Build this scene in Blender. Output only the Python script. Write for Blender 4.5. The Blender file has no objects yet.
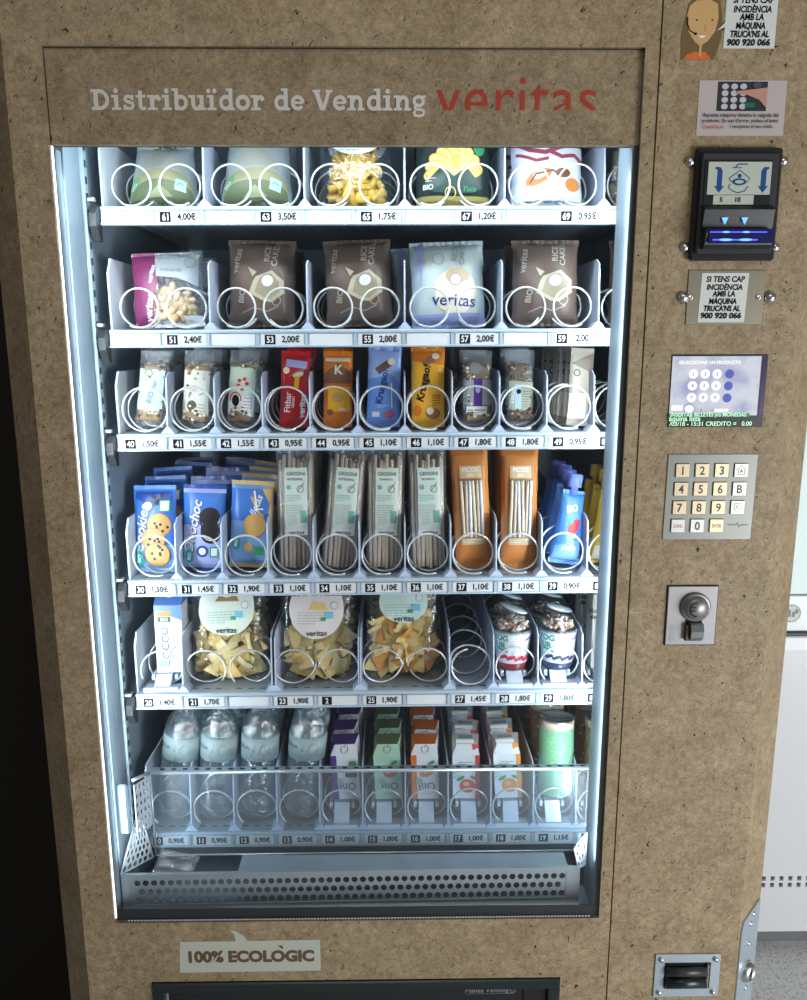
import bpy, math, random
from math import sin, cos, pi, radians as RD
from mathutils import Vector, Matrix
from mathutils.geometry import tessellate_polygon

S = bpy.context.scene
COL = S.collection
random.seed(7)

# ------------------------------------------------------------------ camera data
CAM = Vector((0.45132, -1.13771, 0.92529))
CX = Vector((0.99991, -0.01314, -0.00149))
CU = Vector((0.00408, 0.19892, 0.98001))
CW = Vector((0.01258, 0.97993, -0.19896))


def at(px, py, Y):
    d = CW + CX * ((px - 403.5) / 800) + CU * ((500 - py) / 800)
    return CAM + d * ((Y - CAM.y) / d.y)


# ------------------------------------------------------------------ materials
MATS = {}


def nodes(name):
    m = bpy.data.materials.new(name)
    m.use_nodes = True
    nt = m.node_tree
    return m, nt, nt.nodes['Principled BSDF'], nt.nodes['Material Output']


def mat(name, col=None, rough=.5, metal=0.0, emit=None, es=0.0, vary=0.0, bump=0.0, bscale=60, spec=.5, coat=0.0, sss=0):
    if name in MATS:
        return MATS[name]
    m, nt, p, out = nodes(name)
    c = (*col, 1)
    p.inputs['Base Color'].default_value = c
    p.inputs['Roughness'].default_value = rough
    p.inputs['Metallic'].default_value = metal
    p.inputs['Specular IOR Level'].default_value = spec
    p.inputs['Coat Weight'].default_value = coat
    if emit:
        p.inputs['Emission Color'].default_value = (*emit, 1)
        p.inputs['Emission Strength'].default_value = es
    if vary or bump:
        tc = nt.nodes.new('ShaderNodeTexCoord')
        n = nt.nodes.new('ShaderNodeTexNoise')
        n.inputs['Scale'].default_value = bscale
        n.inputs['Detail'].default_value = 4
        nt.links.new(tc.outputs['Object'], n.inputs['Vector'])
        if vary:
            r = nt.nodes.new('ShaderNodeMix')
            r.data_type = 'RGBA'
            r.inputs['A'].default_value = (*[x * (1 - vary) for x in col], 1)
            r.inputs['B'].default_value = (*[min(1, x * (1 + vary)) for x in col], 1)
            nt.links.new(n.outputs['Fac'], r.inputs['Factor'])
            nt.links.new(r.outputs['Result'], p.inputs['Base Color'])
        if bump:
            b = nt.nodes.new('ShaderNodeBump')
            b.inputs['Strength'].default_value = bump
            b.inputs['Distance'].default_value = .002
            nt.links.new(n.outputs['Fac'], b.inputs['Height'])
            nt.links.new(b.outputs['Normal'], p.inputs['Normal'])
    MATS[name] = m
    return m


def thin(nt, lo, k):
    """reflectance of a thin clear sheet: lo facing the eye, rising towards grazing"""
    lw = nt.nodes.new('ShaderNodeLayerWeight')
    lw.inputs['Blend'].default_value = .5
    pw = nt.nodes.new('ShaderNodeMath')
    pw.operation = 'POWER'
    pw.inputs[1].default_value = 4
    nt.links.new(lw.outputs['Facing'], pw.inputs[0])
    ma = nt.nodes.new('ShaderNodeMath')
    ma.operation = 'MULTIPLY_ADD'
    ma.use_clamp = True
    ma.inputs[1].default_value = k
    ma.inputs[2].default_value = lo
    nt.links.new(pw.outputs[0], ma.inputs[0])
    return ma


def film(name, tint=(1, 1, 1), base=.06, gloss=.9, rough=.12, bump=.6, bscale=45, white=0.0):
    """thin clear plastic: see-through with glossy highlights"""
    if name in MATS:
        return MATS[name]
    m, nt, p, out = nodes(name)
    nt.nodes.remove(p)
    tr = nt.nodes.new('ShaderNodeBsdfTransparent')
    tr.inputs['Color'].default_value = (*tint, 1)
    gl = nt.nodes.new('ShaderNodeBsdfGlossy')
    gl.inputs['Roughness'].default_value = rough
    gl.inputs['Color'].default_value = (gloss, gloss, gloss, 1)
    add = thin(nt, base + .03, .8)
    mx = nt.nodes.new('ShaderNodeMixShader')
    nt.links.new(add.outputs[0], mx.inputs[0])
    nt.links.new(tr.outputs[0], mx.inputs[1])
    nt.links.new(gl.outputs[0], mx.inputs[2])
    last = mx
    if white:
        df = nt.nodes.new('ShaderNodeBsdfDiffuse')
        df.inputs['Color'].default_value = (.85, .9, .95, 1)
        m2 = nt.nodes.new('ShaderNodeMixShader')
        m2.inputs[0].default_value = white
        nt.links.new(mx.outputs[0], m2.inputs[1])
        nt.links.new(df.outputs[0], m2.inputs[2])
        last = m2
    if bump:
        tc = nt.nodes.new('ShaderNodeTexCoord')
        n = nt.nodes.new('ShaderNodeTexNoise')
        n.inputs['Scale'].default_value = bscale
        n.inputs['Detail'].default_value = 3
        n.inputs['Distortion'].default_value = 1.2
        nt.links.new(tc.outputs['Object'], n.inputs['Vector'])
        b = nt.nodes.new('ShaderNodeBump')
        b.inputs['Strength'].default_value = bump
        b.inputs['Distance'].default_value = .006
        nt.links.new(n.outputs['Fac'], b.inputs['Height'])
        nt.links.new(b.outputs['Normal'], gl.inputs['Normal'])
    nt.links.new(last.outputs[0], out.inputs['Surface'])
    MATS[name] = m
    return m


def board_material():
    m, nt, p, out = nodes('kraft_fibreboard')
    N = nt.nodes.new
    L = nt.links.new
    tc = N('ShaderNodeTexCoord')

    def noise(scale, detail=4, rot=0, sc=(1, 1, 1), dist=0.0, rough=.6):
        ro = N('ShaderNodeVectorRotate')
        ro.rotation_type = 'Y_AXIS'
        ro.inputs['Angle'].default_value = rot
        L(tc.outputs['Object'], ro.inputs['Vector'])
        mp = N('ShaderNodeMapping')
        mp.inputs['Scale'].default_value = sc
        L(ro.outputs['Vector'], mp.inputs['Vector'])
        n = N('ShaderNodeTexNoise')
        n.inputs['Scale'].default_value = scale
        n.inputs['Detail'].default_value = detail
        n.inputs['Roughness'].default_value = rough
        n.inputs['Distortion'].default_value = dist
        L(mp.outputs['Vector'], n.inputs['Vector'])
        return n

    def ramp(src, a, b, ca, cb):
        r = N('ShaderNodeValToRGB')
        r.color_ramp.elements[0].position = a
        r.color_ramp.elements[1].position = b
        r.color_ramp.elements[0].color = (*ca, 1)
        r.color_ramp.elements[1].color = (*cb, 1)
        L(src, r.inputs['Fac'])
        return r

    def mix(a, b, fac, mode='MIX'):
        x = N('ShaderNodeMix')
        x.data_type = 'RGBA'
        x.blend_type = mode
        L(a, x.inputs['A'])
        if isinstance(b, tuple):
            x.inputs['B'].default_value = (*b, 1)
        else:
            L(b, x.inputs['B'])
        if isinstance(fac, float):
            x.inputs['Factor'].default_value = fac
        else:
            L(fac, x.inputs['Factor'])
        return x.outputs['Result']
    base = ramp(noise(14, 6, 0, (1, 1, 1), .6, .7).outputs['Fac'], .3, .72, (.262, .190, .108), (.415, .320, .200))
    c = base.outputs['Color']
    # pale fibres lying in three directions
    m1 = ramp(noise(95, 6, .2, (1, 1, 1), .5, .85).outputs['Fac'], .36, .64, (.66, .64, .62), (1.28, 1.28, 1.26))
    c = mix(c, m1.outputs['Color'], 1.0, 'MULTIPLY')
    for rot, sc, s in ((.7, (1, 1, .20), 420), (-.75, (1, 1, .18), 480), (1.5, (1, 1, .24), 390)):
        n = noise(s, 3, rot, sc, .35, .5)
        r = ramp(n.outputs['Fac'], .60, .74, (0, 0, 0), (.42, .42, .42))
        c = mix(c, (.56, .47, .34), r.outputs['Color'])
        r = ramp(noise(s * 1.25, 3, rot + .5, sc, .3, .5).outputs['Fac'], .28, .41, (.5, .5, .5), (0, 0, 0))
        c = mix(c, (.17, .115, .07), r.outputs['Color'])
    # brown bark patches and small dark specks
    r = ramp(noise(70, 3, .3, (1, 1, .6), 1.5).outputs['Fac'], .62, .72, (0, 0, 0), (.6, .6, .6))
    c = mix(c, (.20, .105, .05), r.outputs['Color'])
    r = ramp(noise(185, 2, -.5, (1, 1, .6), .8, .4).outputs['Fac'], .700, .73, (0, 0, 0), (1, 1, 1))
    c = mix(c, (.045, .025, .015), r.outputs['Color'])
    L(c, p.inputs['Base Color'])
    p.inputs['Roughness'].default_value = .55
    p.inputs['Specular IOR Level'].default_value = .25
    b = N('ShaderNodeBump')
    b.inputs['Strength'].default_value = .12
    b.inputs['Distance'].default_value = .001
    L(noise(220, 3).outputs['Fac'], b.inputs['Height'])
    L(b.outputs['Normal'], p.inputs['Normal'])
    MATS['kraft_fibreboard'] = m
    return m


def terrazzo():
    m, nt, p, out = nodes('terrazzo')
    N = nt.nodes.new
    L = nt.links.new
    tc = N('ShaderNodeTexCoord')
    n = N('ShaderNodeTexNoise')
    n.inputs['Scale'].default_value = 230
    n.inputs['Detail'].default_value = 3
    L(tc.outputs['Object'], n.inputs['Vector'])
    r = N('ShaderNodeValToRGB')
    r.color_ramp.elements[0].position = .35
    r.color_ramp.elements[0].color = (.36, .36, .37, 1)
    r.color_ramp.elements[1].position = .5
    r.color_ramp.elements[1].color = (.66, .66, .67, 1)
    L(n.outputs['Fac'], r.inputs['Fac'])
    L(r.outputs['Color'], p.inputs['Base Color'])
    p.inputs['Roughness'].default_value = .4
    return m


WOOD = board_material()
W_METAL = mat('painted_metal', (.62, .70, .76), .35, 0, vary=.05, bscale=20)
LINER = mat('pale_liner', (.22, .29, .34), .4, 0, vary=.12, bscale=9)
LINER_D = mat('grey_liner', (.32, .42, .48), .5, 0, vary=.2, bscale=8)
TRAYM = mat('tray_metal', (.42, .50, .56), .35, .3, vary=.1, bscale=30)
RAILM = mat('rail_plastic', (.46, .56, .65), .35)
DIVM = mat('divider_plastic', (.55, .64, .80), .3, coat=.2)
WIRE = mat('coil_wire', (.66, .69, .68), .28, .35)
STEEL = mat('steel', (.62, .62, .60), .28, 1, vary=.06, bscale=40)
STEEL_B = mat('brushed_steel', (.55, .64, .70), .35, .7, vary=.08, bscale=15)
BRASS = mat('warm_steel', (.34, .31, .23), .35, .7, vary=.05, bscale=90)
BLACK = mat('black_plastic', (.012, .012, .013), .35)
BLACKM = mat('black_gasket', (.015, .018, .02), .6)
DGREY = mat('dark_plastic', (.03, .032, .034), .4)
HATCHG = mat('hatch_plastic', (.012, .022, .022), .3)
WHITE = mat('white_print', (.85, .87, .88), .7, spec=.1)
PAPER = mat('paper', (.66, .68, .64), .7)
PAPER_P = mat('laminated_paper', (.50, .44, .43), .35)
INK = mat('black_ink', (.012, .012, .015), .8, spec=.05)
GREY = mat('grey_ink', (.25, .25, .25), .6)
RED = mat('red_ink', (.62, .02, .03), .4)
LOGO_RED = mat('logo_red', (.42, .035, .008), .6)
SIGNW = mat('sign_white', (.72, .69, .63), .6)
PLATE_W = mat('label_white', (.74, .78, .80), .8, spec=.1)
CLEAR = film('clear_plastic', (.96, .98, 1), .05, .9, .12)
CLEAR_W = film('clear_wrapper', (.95, .97, .98), .06, .9, .2, .9, 70, .04)
GUARDM = film('clear_guard', (.90, .95, .98), .0, .8, .25, 0, 10, .05)
LIFTM = mat('milky_plastic', (.66, .74, .86), .25, coat=.4)
PET = film('bottle_plastic', (.84, .93, .96), .20, 1, .10, .8, 90, .03)


def glass_mat():
    m, nt, p, out = nodes('window_glass')
    nt.nodes.remove(p)
    tr = nt.nodes.new('ShaderNodeBsdfTransparent')
    tr.inputs['Color'].default_value = (1, 1, 1, 1)
    gl = nt.nodes.new('ShaderNodeBsdfGlossy')
    gl.inputs['Roughness'].default_value = .02
    fr = thin(nt, .022, .8)
    mx = nt.nodes.new('ShaderNodeMixShader')
    nt.links.new(fr.outputs[0], mx.inputs[0])
    nt.links.new(tr.outputs[0], mx.inputs[1])
    nt.links.new(gl.outputs[0], mx.inputs[2])
    nt.links.new(mx.outputs[0], out.inputs['Surface'])
    return m


GLASS = glass_mat()


def K(name, r, g, b, rough=.4):
    """a printed colour given as sRGB bytes"""
    f = lambda x: ((x / 255 + .055) / 1.055) ** 2.4 if x > 10 else x / 255 / 12.92
    if rough <= .35: return mat(name, (f(r), f(g), f(b)), rough, bump=.55, bscale=38)
    return mat(name, (f(r), f(g), f(b)), rough)


# ------------------------------------------------------------------ 2-D shapes (x, z)
def tess(pts):
    v = [Vector((x, y, 0)) for x, y in pts]
    t = tessellate_polygon([v])
    out = []
    for a, b, c in t:
        A, B, C = pts[a], pts[b], pts[c]
        if (B[0] - A[0]) * (C[1] - A[1]) - (B[1] - A[1]) * (C[0] - A[0]) < 0:
            b, c = c, b
        out.append((a, b, c))
    return list(pts), out


def R(cx, cz, w, h, rot=0):
    c, s = cos(RD(rot)), sin(RD(rot))
    p = [(-w / 2, -h / 2), (w / 2, -h / 2), (w / 2, h / 2), (-w / 2, h / 2)]
    return [(cx + x * c - y * s, cz + x * s + y * c) for x, y in p], [(0, 1, 2), (0, 2, 3)]


def EL(cx, cz, rx, rz, n=18, rot=0):
    c, s = cos(RD(rot)), sin(RD(rot))
    v = [(cx, cz)]
    for i in range(n):
        x, y = rx * cos(2 * pi * i / n), rz * sin(2 * pi * i / n)
        v.append((cx + x * c - y * s, cz + x * s + y * c))
    return v, [(0, 1 + i, 1 + (i + 1) % n) for i in range(n)]


def PL(pts):
    return tess(pts)


def RG(cx, cz, r, t, n=24, a0=0, a1=360, ry=None):
    ry = ry or r
    v, f = [], []
    full = abs(a1 - a0) >= 360
    for i in range(n + 1):
        a = RD(a0 + (a1 - a0) * i / n)
        v += [(cx + (r - t / 2) * cos(a), cz + (ry - t / 2) * sin(a)), (cx + (r + t / 2) * cos(a), cz + (ry + t / 2) * sin(a))]
    for i in range(n):
        a, b, c, d = 2 * i, 2 * i + 1, 2 * i + 3, 2 * i + 2
        f += [(a, b, c), (a, c, d)]
    return v, f


def SK(pts, w):
    v, f = [], []
    n = len(pts)
    for i, p in enumerate(pts):
        a = pts[max(0, i - 1)]
        b = pts[min(n - 1, i + 1)]
        dx, dy = b[0] - a[0], b[1] - a[1]
        l = math.hypot(dx, dy) or 1
        nx, ny = -dy / l * w / 2, dx / l * w / 2
        v += [(p[0] + nx, p[1] + ny), (p[0] - nx, p[1] - ny)]
    for i in range(n - 1):
        a, b, c, d = 2 * i, 2 * i + 1, 2 * i + 3, 2 * i + 2
        f += [(a, b, c), (a, c, d)]
    return v, f


def LN(cx, cz, w, n, dz, t=.0008, seed=1):
    """rows of print too small to read"""
    rr = random.Random(seed)
    v, f = [], []
    for i in range(n):
        ww = w * (1 if i < n - 1 else .6)
        x0 = cx - w / 2
        while x0 < cx - w / 2 + ww:
            l = min(rr.uniform(.08, .2) * w, cx - w / 2 + ww - x0)
            z = cz - i * dz
            k = len(v)
            v += [(x0, z), (x0 + l, z), (x0 + l, z + t), (x0, z + t)]
            f += [(k, k + 1, k + 2), (k, k + 2, k + 3)]
            x0 += l + .04 * w
    return v, f


def CAT(*shapes):
    v, f = [], []
    for a, b in shapes:
        k = len(v)
        v += list(a)
        f += [tuple(i + k for i in t) for t in b]
    return v, f


_TX = {}


def TX(s, cx, cz, size, rot=0, bold=0, sx=1, shear=0, align='C', sp=1.0, res=3):
    key = (s, bold, shear, sp, res)
    if key not in _TX:
        cu = bpy.data.curves.new('t', 'FONT')
        cu.body = s
        cu.size = 1
        cu.offset = bold
        cu.shear = shear
        cu.space_character = sp
        cu.space_line = .95
        cu.resolution_u = res
        cu.align_x = 'CENTER' if '\n' in s else 'LEFT'
        ob = bpy.data.objects.new('t', cu)
        me = bpy.data.meshes.new_from_object(ob)
        me.calc_loop_triangles()
        v = [(p.co.x, p.co.y) for p in me.vertices]
        f = []
        for t in me.loop_triangles:
            a, b, c = t.vertices
            A, B, C = v[a], v[b], v[c]
            ar = (B[0] - A[0]) * (C[1] - A[1]) - (B[1] - A[1]) * (C[0] - A[0])
            f.append((a, b, c) if ar > 0 else (a, c, b))
        bpy.data.objects.remove(ob)
        bpy.data.curves.remove(cu)
        bpy.data.meshes.remove(me)
        x0 = min(p[0] for p in v)
        x1 = max(p[0] for p in v)
        z0 = min(p[1] for p in v)
        z1 = max(p[1] for p in v)
        _TX[key] = (v, f, x0, x1, z0, z1)
    v, f, x0, x1, z0, z1 = _TX[key]
    ox = {'C': (x0 + x1) / 2, 'L': x0, 'R': x1}[align]
    oz = (z0 + z1) / 2
    c, s_ = cos(RD(rot)), sin(RD(rot))
    out = []
    for x, y in v:
        x = (x - ox) * size * sx
        y = (y - oz) * size
        out.append((cx + x * c - y * s_, cz + x * s_ + y * c))
    return out, f


def txw(s, width, cx, cz, **k):
    """text fitted to a width"""
    a = TX(s, 0, 0, 1, **k)[0]
    w = max(p[0] for p in a) - min(p[0] for p in a)
    if k.get('rot', 0) in (90, -90):
        w = max(p[1] for p in a) - min(p[1] for p in a)
    return TX(s, cx, cz, width / w, **k)


def refine(v, f, mx):
    v = list(v)
    out = []
    st = list(f)
    while st:
        a, b, c = st.pop()
        e = [(math.dist(v[a], v[b]), a, b, c), (math.dist(v[b], v[c]), b, c, a), (math.dist(v[c], v[a]), c, a, b)]
        l, p, q, r = max(e)
        if l <= mx:
            out.append((a, b, c))
        else:
            v.append(((v[p][0] + v[q][0]) / 2, (v[p][1] + v[q][1]) / 2))
            k = len(v) - 1
            st += [(p, k, r), (k, q, r)]
    return v, out


# ------------------------------------------------------------------ mesh builder
class M:
    def __init__(s):
        s.v, s.f, s.m, s.sm, s.mats = [], [], [], [], []
        s.T = Matrix.Identity(4)

    def mi(s, m):
        if m not in s.mats:
            s.mats.append(m)
        return s.mats.index(m)

    def add(s, vs, fs, m, smooth=False):
        k = len(s.v)
        s.v += [s.T @ Vector(p) for p in vs]
        i = s.mi(m)
        for f in fs:
            s.f.append([j + k for j in f])
            s.m.append(i)
            s.sm.append(smooth)

    def box(s, x0, x1, y0, y1, z0, z1, m, ch=0.0):
        if x1 < x0: x0, x1 = x1, x0
        if y1 < y0: y0, y1 = y1, y0
        if z1 < z0: z0, z1 = z1, z0
        ch = min(ch, (x1 - x0) / 2.1, (y1 - y0) / 2.1, (z1 - z0) / 2.1)
        if ch <= 0:
            vs = [(x, y, z) for z in (z0, z1) for y in (y0, y1) for x in (x0, x1)]
            s.add(vs, [(0, 2, 3, 1), (4, 5, 7, 6), (0, 1, 5, 4), (2, 6, 7, 3), (0, 4, 6, 2), (1, 3, 7, 5)], m)
            return
        vs = []
        idx = {}
        for ix, x in enumerate((x0, x1)):
            for iy, y in enumerate((y0, y1)):
                for iz, z in enumerate((z0, z1)):
                    sx, sy, sz = (1 - 2 * ix) * ch, (1 - 2 * iy) * ch, (1 - 2 * iz) * ch
                    idx[ix, iy, iz, 0] = len(vs); vs.append((x, y + sy, z + sz))
                    idx[ix, iy, iz, 1] = len(vs); vs.append((x + sx, y, z + sz))
                    idx[ix, iy, iz, 2] = len(vs); vs.append((x + sx, y + sy, z))
        F = []
        for i in (0, 1):
            F.append([idx[i, 0, 0, 0], idx[i, 1, 0, 0], idx[i, 1, 1, 0], idx[i, 0, 1, 0]])
            F.append([idx[0, i, 0, 1], idx[1, i, 0, 1], idx[1, i, 1, 1], idx[0, i, 1, 1]])
            F.append([idx[0, 0, i, 2], idx[1, 0, i, 2], idx[1, 1, i, 2], idx[0, 1, i, 2]])
        for a in (0, 1):
            for b in (0, 1):
                F.append([idx[0, a, b, 1], idx[1, a, b, 1], idx[1, a, b, 2], idx[0, a, b, 2]])
                F.append([idx[a, 0, b, 0], idx[a, 1, b, 0], idx[a, 1, b, 2], idx[a, 0, b, 2]])
                F.append([idx[a, b, 0, 0], idx[a, b, 1, 0], idx[a, b, 1, 1], idx[a, b, 0, 1]])
                for c in (0, 1):
                    F.append([idx[a, b, c, 0], idx[a, b, c, 1], idx[a, b, c, 2]])
        cen = Vector(((x0 + x1) / 2, (y0 + y1) / 2, (z0 + z1) / 2))
        G = []
        for f in F:
            P = [Vector(vs[i]) for i in f]
            n = (P[1] - P[0]).cross(P[2] - P[0])
            c = sum(P, Vector()) / len(P)
            G.append(f if n.dot(c - cen) > 0 else f[::-1])
        s.add(vs, G, m)

    def prism(s, pts, y0, y1, m, smooth=False):
        """outline in x,z pushed through y"""
        v2, t = tess(pts)
        n = len(pts)
        vs = [(x, y0, z) for x, z in pts] + [(x, y1, z) for x, z in pts]
        ar = sum(pts[i][0] * pts[(i + 1) % n][1] - pts[(i + 1) % n][0] * pts[i][1] for i in range(n))
        fs = [tuple(x) for x in t] + [tuple(i + n for i in x[::-1]) for x in t]
        for i in range(n):
            j = (i + 1) % n
            q = (i, i + n, j + n, j)
            fs.append(q if ar > 0 else q[::-1])
        s.add(vs, fs, m)

    def prism_x(s, pts, x0, x1, m):
        """outline in y,z pushed through x"""
        T = s.T
        s.T = T @ Matrix(((0, 1, 0, 0), (1, 0, 0, 0), (0, 0, 1, 0), (0, 0, 0, 1)))
        s.prism(pts, x0, x1, m)
        s.T = T

    def tube(s, pts, r, m, n=8, cap=True):
        pts = [Vector(p) for p in pts]
        vs, fs = [], []
        up = None
        for i, p in enumerate(pts):
            t = (pts[min(i + 1, len(pts) - 1)] - pts[max(i - 1, 0)]).normalized()
            if up is None:
                up = t.orthogonal().normalized()
            a = (up - t * up.dot(t)).normalized()
            up = a
            b = t.cross(a)
            rr = r[i] if isinstance(r, (list, tuple)) else r
            for k in range(n):
                an = 2 * pi * k / n
                vs.append(p + (a * cos(an) + b * sin(an)) * rr)
        for i in range(len(pts) - 1):
            for k in range(n):
                fs.append((i * n + k, i * n + (k + 1) % n, (i + 1) * n + (k + 1) % n, (i + 1) * n + k))
        if cap:
            fs.append(tuple(range(n - 1, -1, -1)))
            fs.append(tuple((len(pts) - 1) * n + k for k in range(n)))
        s.add(vs, fs, m, True)

    def lathe(s, prof, m, n=24, axis='z', smooth=True, mfun=None, sx=1, sy=1):
        vs, fs = [], []
        for r, z in prof:
            for k in range(n):
                a = 2 * pi * k / n
                x, y = r * cos(a) * sx, r * sin(a) * sy
                vs.append((x, y, z) if axis == 'z' else (x, -z, y))
        for i in range(len(prof) - 1):
            for k in range(n):
                fs.append((i * n + k, i * n + (k + 1) % n, (i + 1) * n + (k + 1) % n, (i + 1) * n + k))
        if prof[0][0] > 1e-5:
            fs.append(tuple(range(n - 1, -1, -1)))
        if prof[-1][0] > 1e-5:
            fs.append(tuple((len(prof) - 1) * n + k for k in range(n)))
        s.add(vs, fs, m, smooth)

    def ball(s, c, rx, ry, rz, m, n=8, rot=None):
        T = s.T
        s.T = T @ Matrix.Translation(c) @ (rot or Matrix.Identity(4)) @ Matrix.Diagonal((rx, ry, rz, 1))
        s.lathe([(sin(pi * i / (n // 2 + 1)), -cos(pi * i / (n // 2 + 1))) for i in range(n // 2 + 2)], m, n)
        s.T = T

    def art(s, items, mp, off=.0004, step=.00012, mx=None):
        for i, (sh, m) in enumerate(items):
            v, f = sh
            if mx:
                v, f = refine(v, f, mx)
            s.add([mp(x, z, off + i * step) for x, z in v], f, m)

    def perf(s, u0, u1, v0, v1, nu, nv, rad, mp, m, stagger=True, skip=None):
        """sheet pierced with round holes"""
        cu, cv = (u1 - u0) / nu, (v1 - v0) / nv
        for j in range(nv):
            off = cu / 2 if (stagger and j % 2) else 0
            v_ = v0 + cv * j
            if off:
                for a, b in ((u0, u0 + off), (u1 - off, u1)):
                    s.add([mp(a, v_), mp(b, v_), mp(b, v_ + cv), mp(a, v_ + cv)], [(0, 1, 2, 3)], m)
            for i in range(nu - (1 if off else 0)):
                a = u0 + off + cu * i
                cx, cz = a + cu / 2, v_ + cv / 2
                if skip and skip(cx, cz):
                    s.add([mp(a, v_), mp(a + cu, v_), mp(a + cu, v_ + cv), mp(a, v_ + cv)], [(0, 1, 2, 3)], m)
                    continue
                N = 12
                inn, o = [], []
                for k in range(N):
                    an = 2 * pi * k / N
                    x, y = cos(an), sin(an)
                    inn.append(mp(cx + x * rad, cz + y * rad))
                    q = max(abs(x), abs(y))
                    if k % 3 == 0:
                        o.append(mp(cx + x * cu / 2, cz + y * cv / 2))
                    else:
                        # push to the border, with the corners kept square
                        xx = (1 if x > 0 else -1) if abs(x) > .4 else x / q
                        yy = (1 if y > 0 else -1) if abs(y) > .4 else y / q
                        o.append(mp(cx + xx * cu / 2, cz + yy * cv / 2))
                s.add(inn + o, [(k, N + k, N + (k + 1) % N, (k + 1) % N) for k in range(N)], m)

    def build(s, name, parent=None, loc=(0, 0, 0), solid=0.0):
        me = bpy.data.meshes.new(name)
        me.from_pydata([tuple(v) for v in s.v], [], s.f)
        for m in s.mats:
            me.materials.append(m)
        me.polygons.foreach_set('material_index', s.m)
        me.polygons.foreach_set('use_smooth', s.sm)
        me.update()
        o = bpy.data.objects.new(name, me)
        COL.objects.link(o)
        o.parent = parent
        o.location = loc
        if solid:
            md = o.modifiers.new('thickness', 'SOLIDIFY')
            md.thickness = solid
            md.offset = 0
        return o


def flat(T):
    """2-D art on a plane: T places local (x, -offset, z)"""
    return lambda x, z, o=0: T @ Vector((x, -o, z))


def tag(o, label=None, cat=None, group=None, kind=None):
    if label: o['label'] = label
    if cat: o['category'] = cat
    if group: o['group'] = group
    if kind: o['kind'] = kind
    return o


def empty(name, loc=(0, 0, 0)):
    o = bpy.data.objects.new(name, None)
    o.empty_display_size = .05
    o.location = loc
    COL.objects.link(o)
    return o


def dup(root):
    r = root.copy()
    COL.objects.link(r)
    for ch in root.children:
        c = ch.copy()
        COL.objects.link(c)
        c.parent = r
        for g in ch.children:
            d = g.copy()
            COL.objects.link(d)
            d.parent = c
    return r


# ================================================================== SETTING
FZ = -.563
m = M(); m.box(-2.5, 3.2, -2.2, 1.6, FZ - .05, FZ, terrazzo())
tag(m.build('floor'), kind='structure')
VOIDB = mat('void_black', (.010, .007, .005), .8)
m = M(); m.box(-2.5, -.16, .42, .50, FZ, 2.6, VOIDB)  # near-black panel added in place of the unlit dark beside the machine
tag(m.build('dark_void_panel'), kind='structure')
m = M(); m.box(-.62, 3.2, 1.5, 1.6, FZ, 2.6, mat('pale_wall', (.62, .63, .62), .7))
tag(m.build('wall_back'), kind='structure')

# white refrigerated cabinet standing behind on the right
cb = empty('display_cabinet', (1.14, .58, FZ))
tag(cb, 'white cabinet with a pale glass front and square vent holes, behind the machine', 'cabinet')
CABW = mat('cabinet_white', (.66, .67, .68), .35)
m = M()
m.box(0, 1.0, .012, .6, .045, .788, CABW, .002)
m.build('body', cb)
m = M()
mp = lambda u, v: (u, 0, v)
m.box(0, 1.0, 0, .012, .045, .163, CABW)
m.box(0, 1.0, 0, .012, .199, .788, CABW)
nh = 44
for j in range(2):
    z0 = .163 + j * .018
    for i in range(nh):
        x0 = .02 + i * .0218
        m.box(x0, x0 + .0118, 0, .012, z0, z0 + .018, CABW)
    for i in range(nh):
        x0 = .02 + i * .0218
        m.box(x0 + .0118, x0 + .0218, 0, .012, z0, z0 + .006, CABW)
m.box(0, .02, 0, .012, .163, .199, CABW)
m.box(0, 1, .0112, .0118, .155, .205, BLACKM)
m.build('front_panel', cb)
m = M(); m.box(0, 1.0, .02, .58, 0, .044, mat('kick_grey', (.15, .15, .15), .6)); m.build('kick_plate', cb)
m = M(); m.box(-.01, 1.0, -.02, .3, .789, .824, mat('ledge_white', (.80, .81, .82), .3), .003)
m.box(0, 1.0, -.012, .3, .8245, .829, mat('seal_dark', (.06, .07, .08), .5)); m.build('ledge', cb)
m = M(); m.box(0, 1.0, 0, .3, .8295, .915, mat('cabinet_pale', (.72, .78, .78), .25), .002)
m.build('header_panel', cb)
m = M(); m.box(0, 1.0, .006, .3, .9155, 1.70, mat('frosted_glass', (.42, .56, .53), .15), .002)
m.build('glass_front', cb)
m = M()
m.T = Matrix.Translation((.2145, 0, .873))
m.art([(EL(0, 0, .022, .022), PAPER), (RG(0, 0, .0195, .0016), GREY), (PL([(-.012, -.008), (-.002, -.008), (-.002, .006), (-.007, .011), (-.012, .006)]), GREY), (R(.004, -.002, .007, .012), GREY), (EL(.011, .005, .004, .006), GREY)], lambda x, z, o=0: (x, -o, z), .0005)
tag(m.build('round_sticker', cb), 'round sticker with grey pictograms')

# ================================================================== VENDING MACHINE
VM = empty('vending_machine', (0, 0, FZ))
tag(VM, 'fibreboard-clad vending machine with a tall lit glass window and side keypad', 'vending machine')
ZO = -FZ   # parts are written in window coordinates, raised by ZO


def part(m, name, parent=VM, loc=(0, 0, 0), **k):
    if parent is VM:
        loc = (loc[0], loc[1], loc[2] + ZO)
    return m.build(name, parent, loc, **k)


def tagl(o, l):
    o['label'] = l
    return o


TOPZ = 1.46
BOT = FZ + .04
XL, XG, XR = -.052, .802, 1.0145
GH = 1.2934
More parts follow.
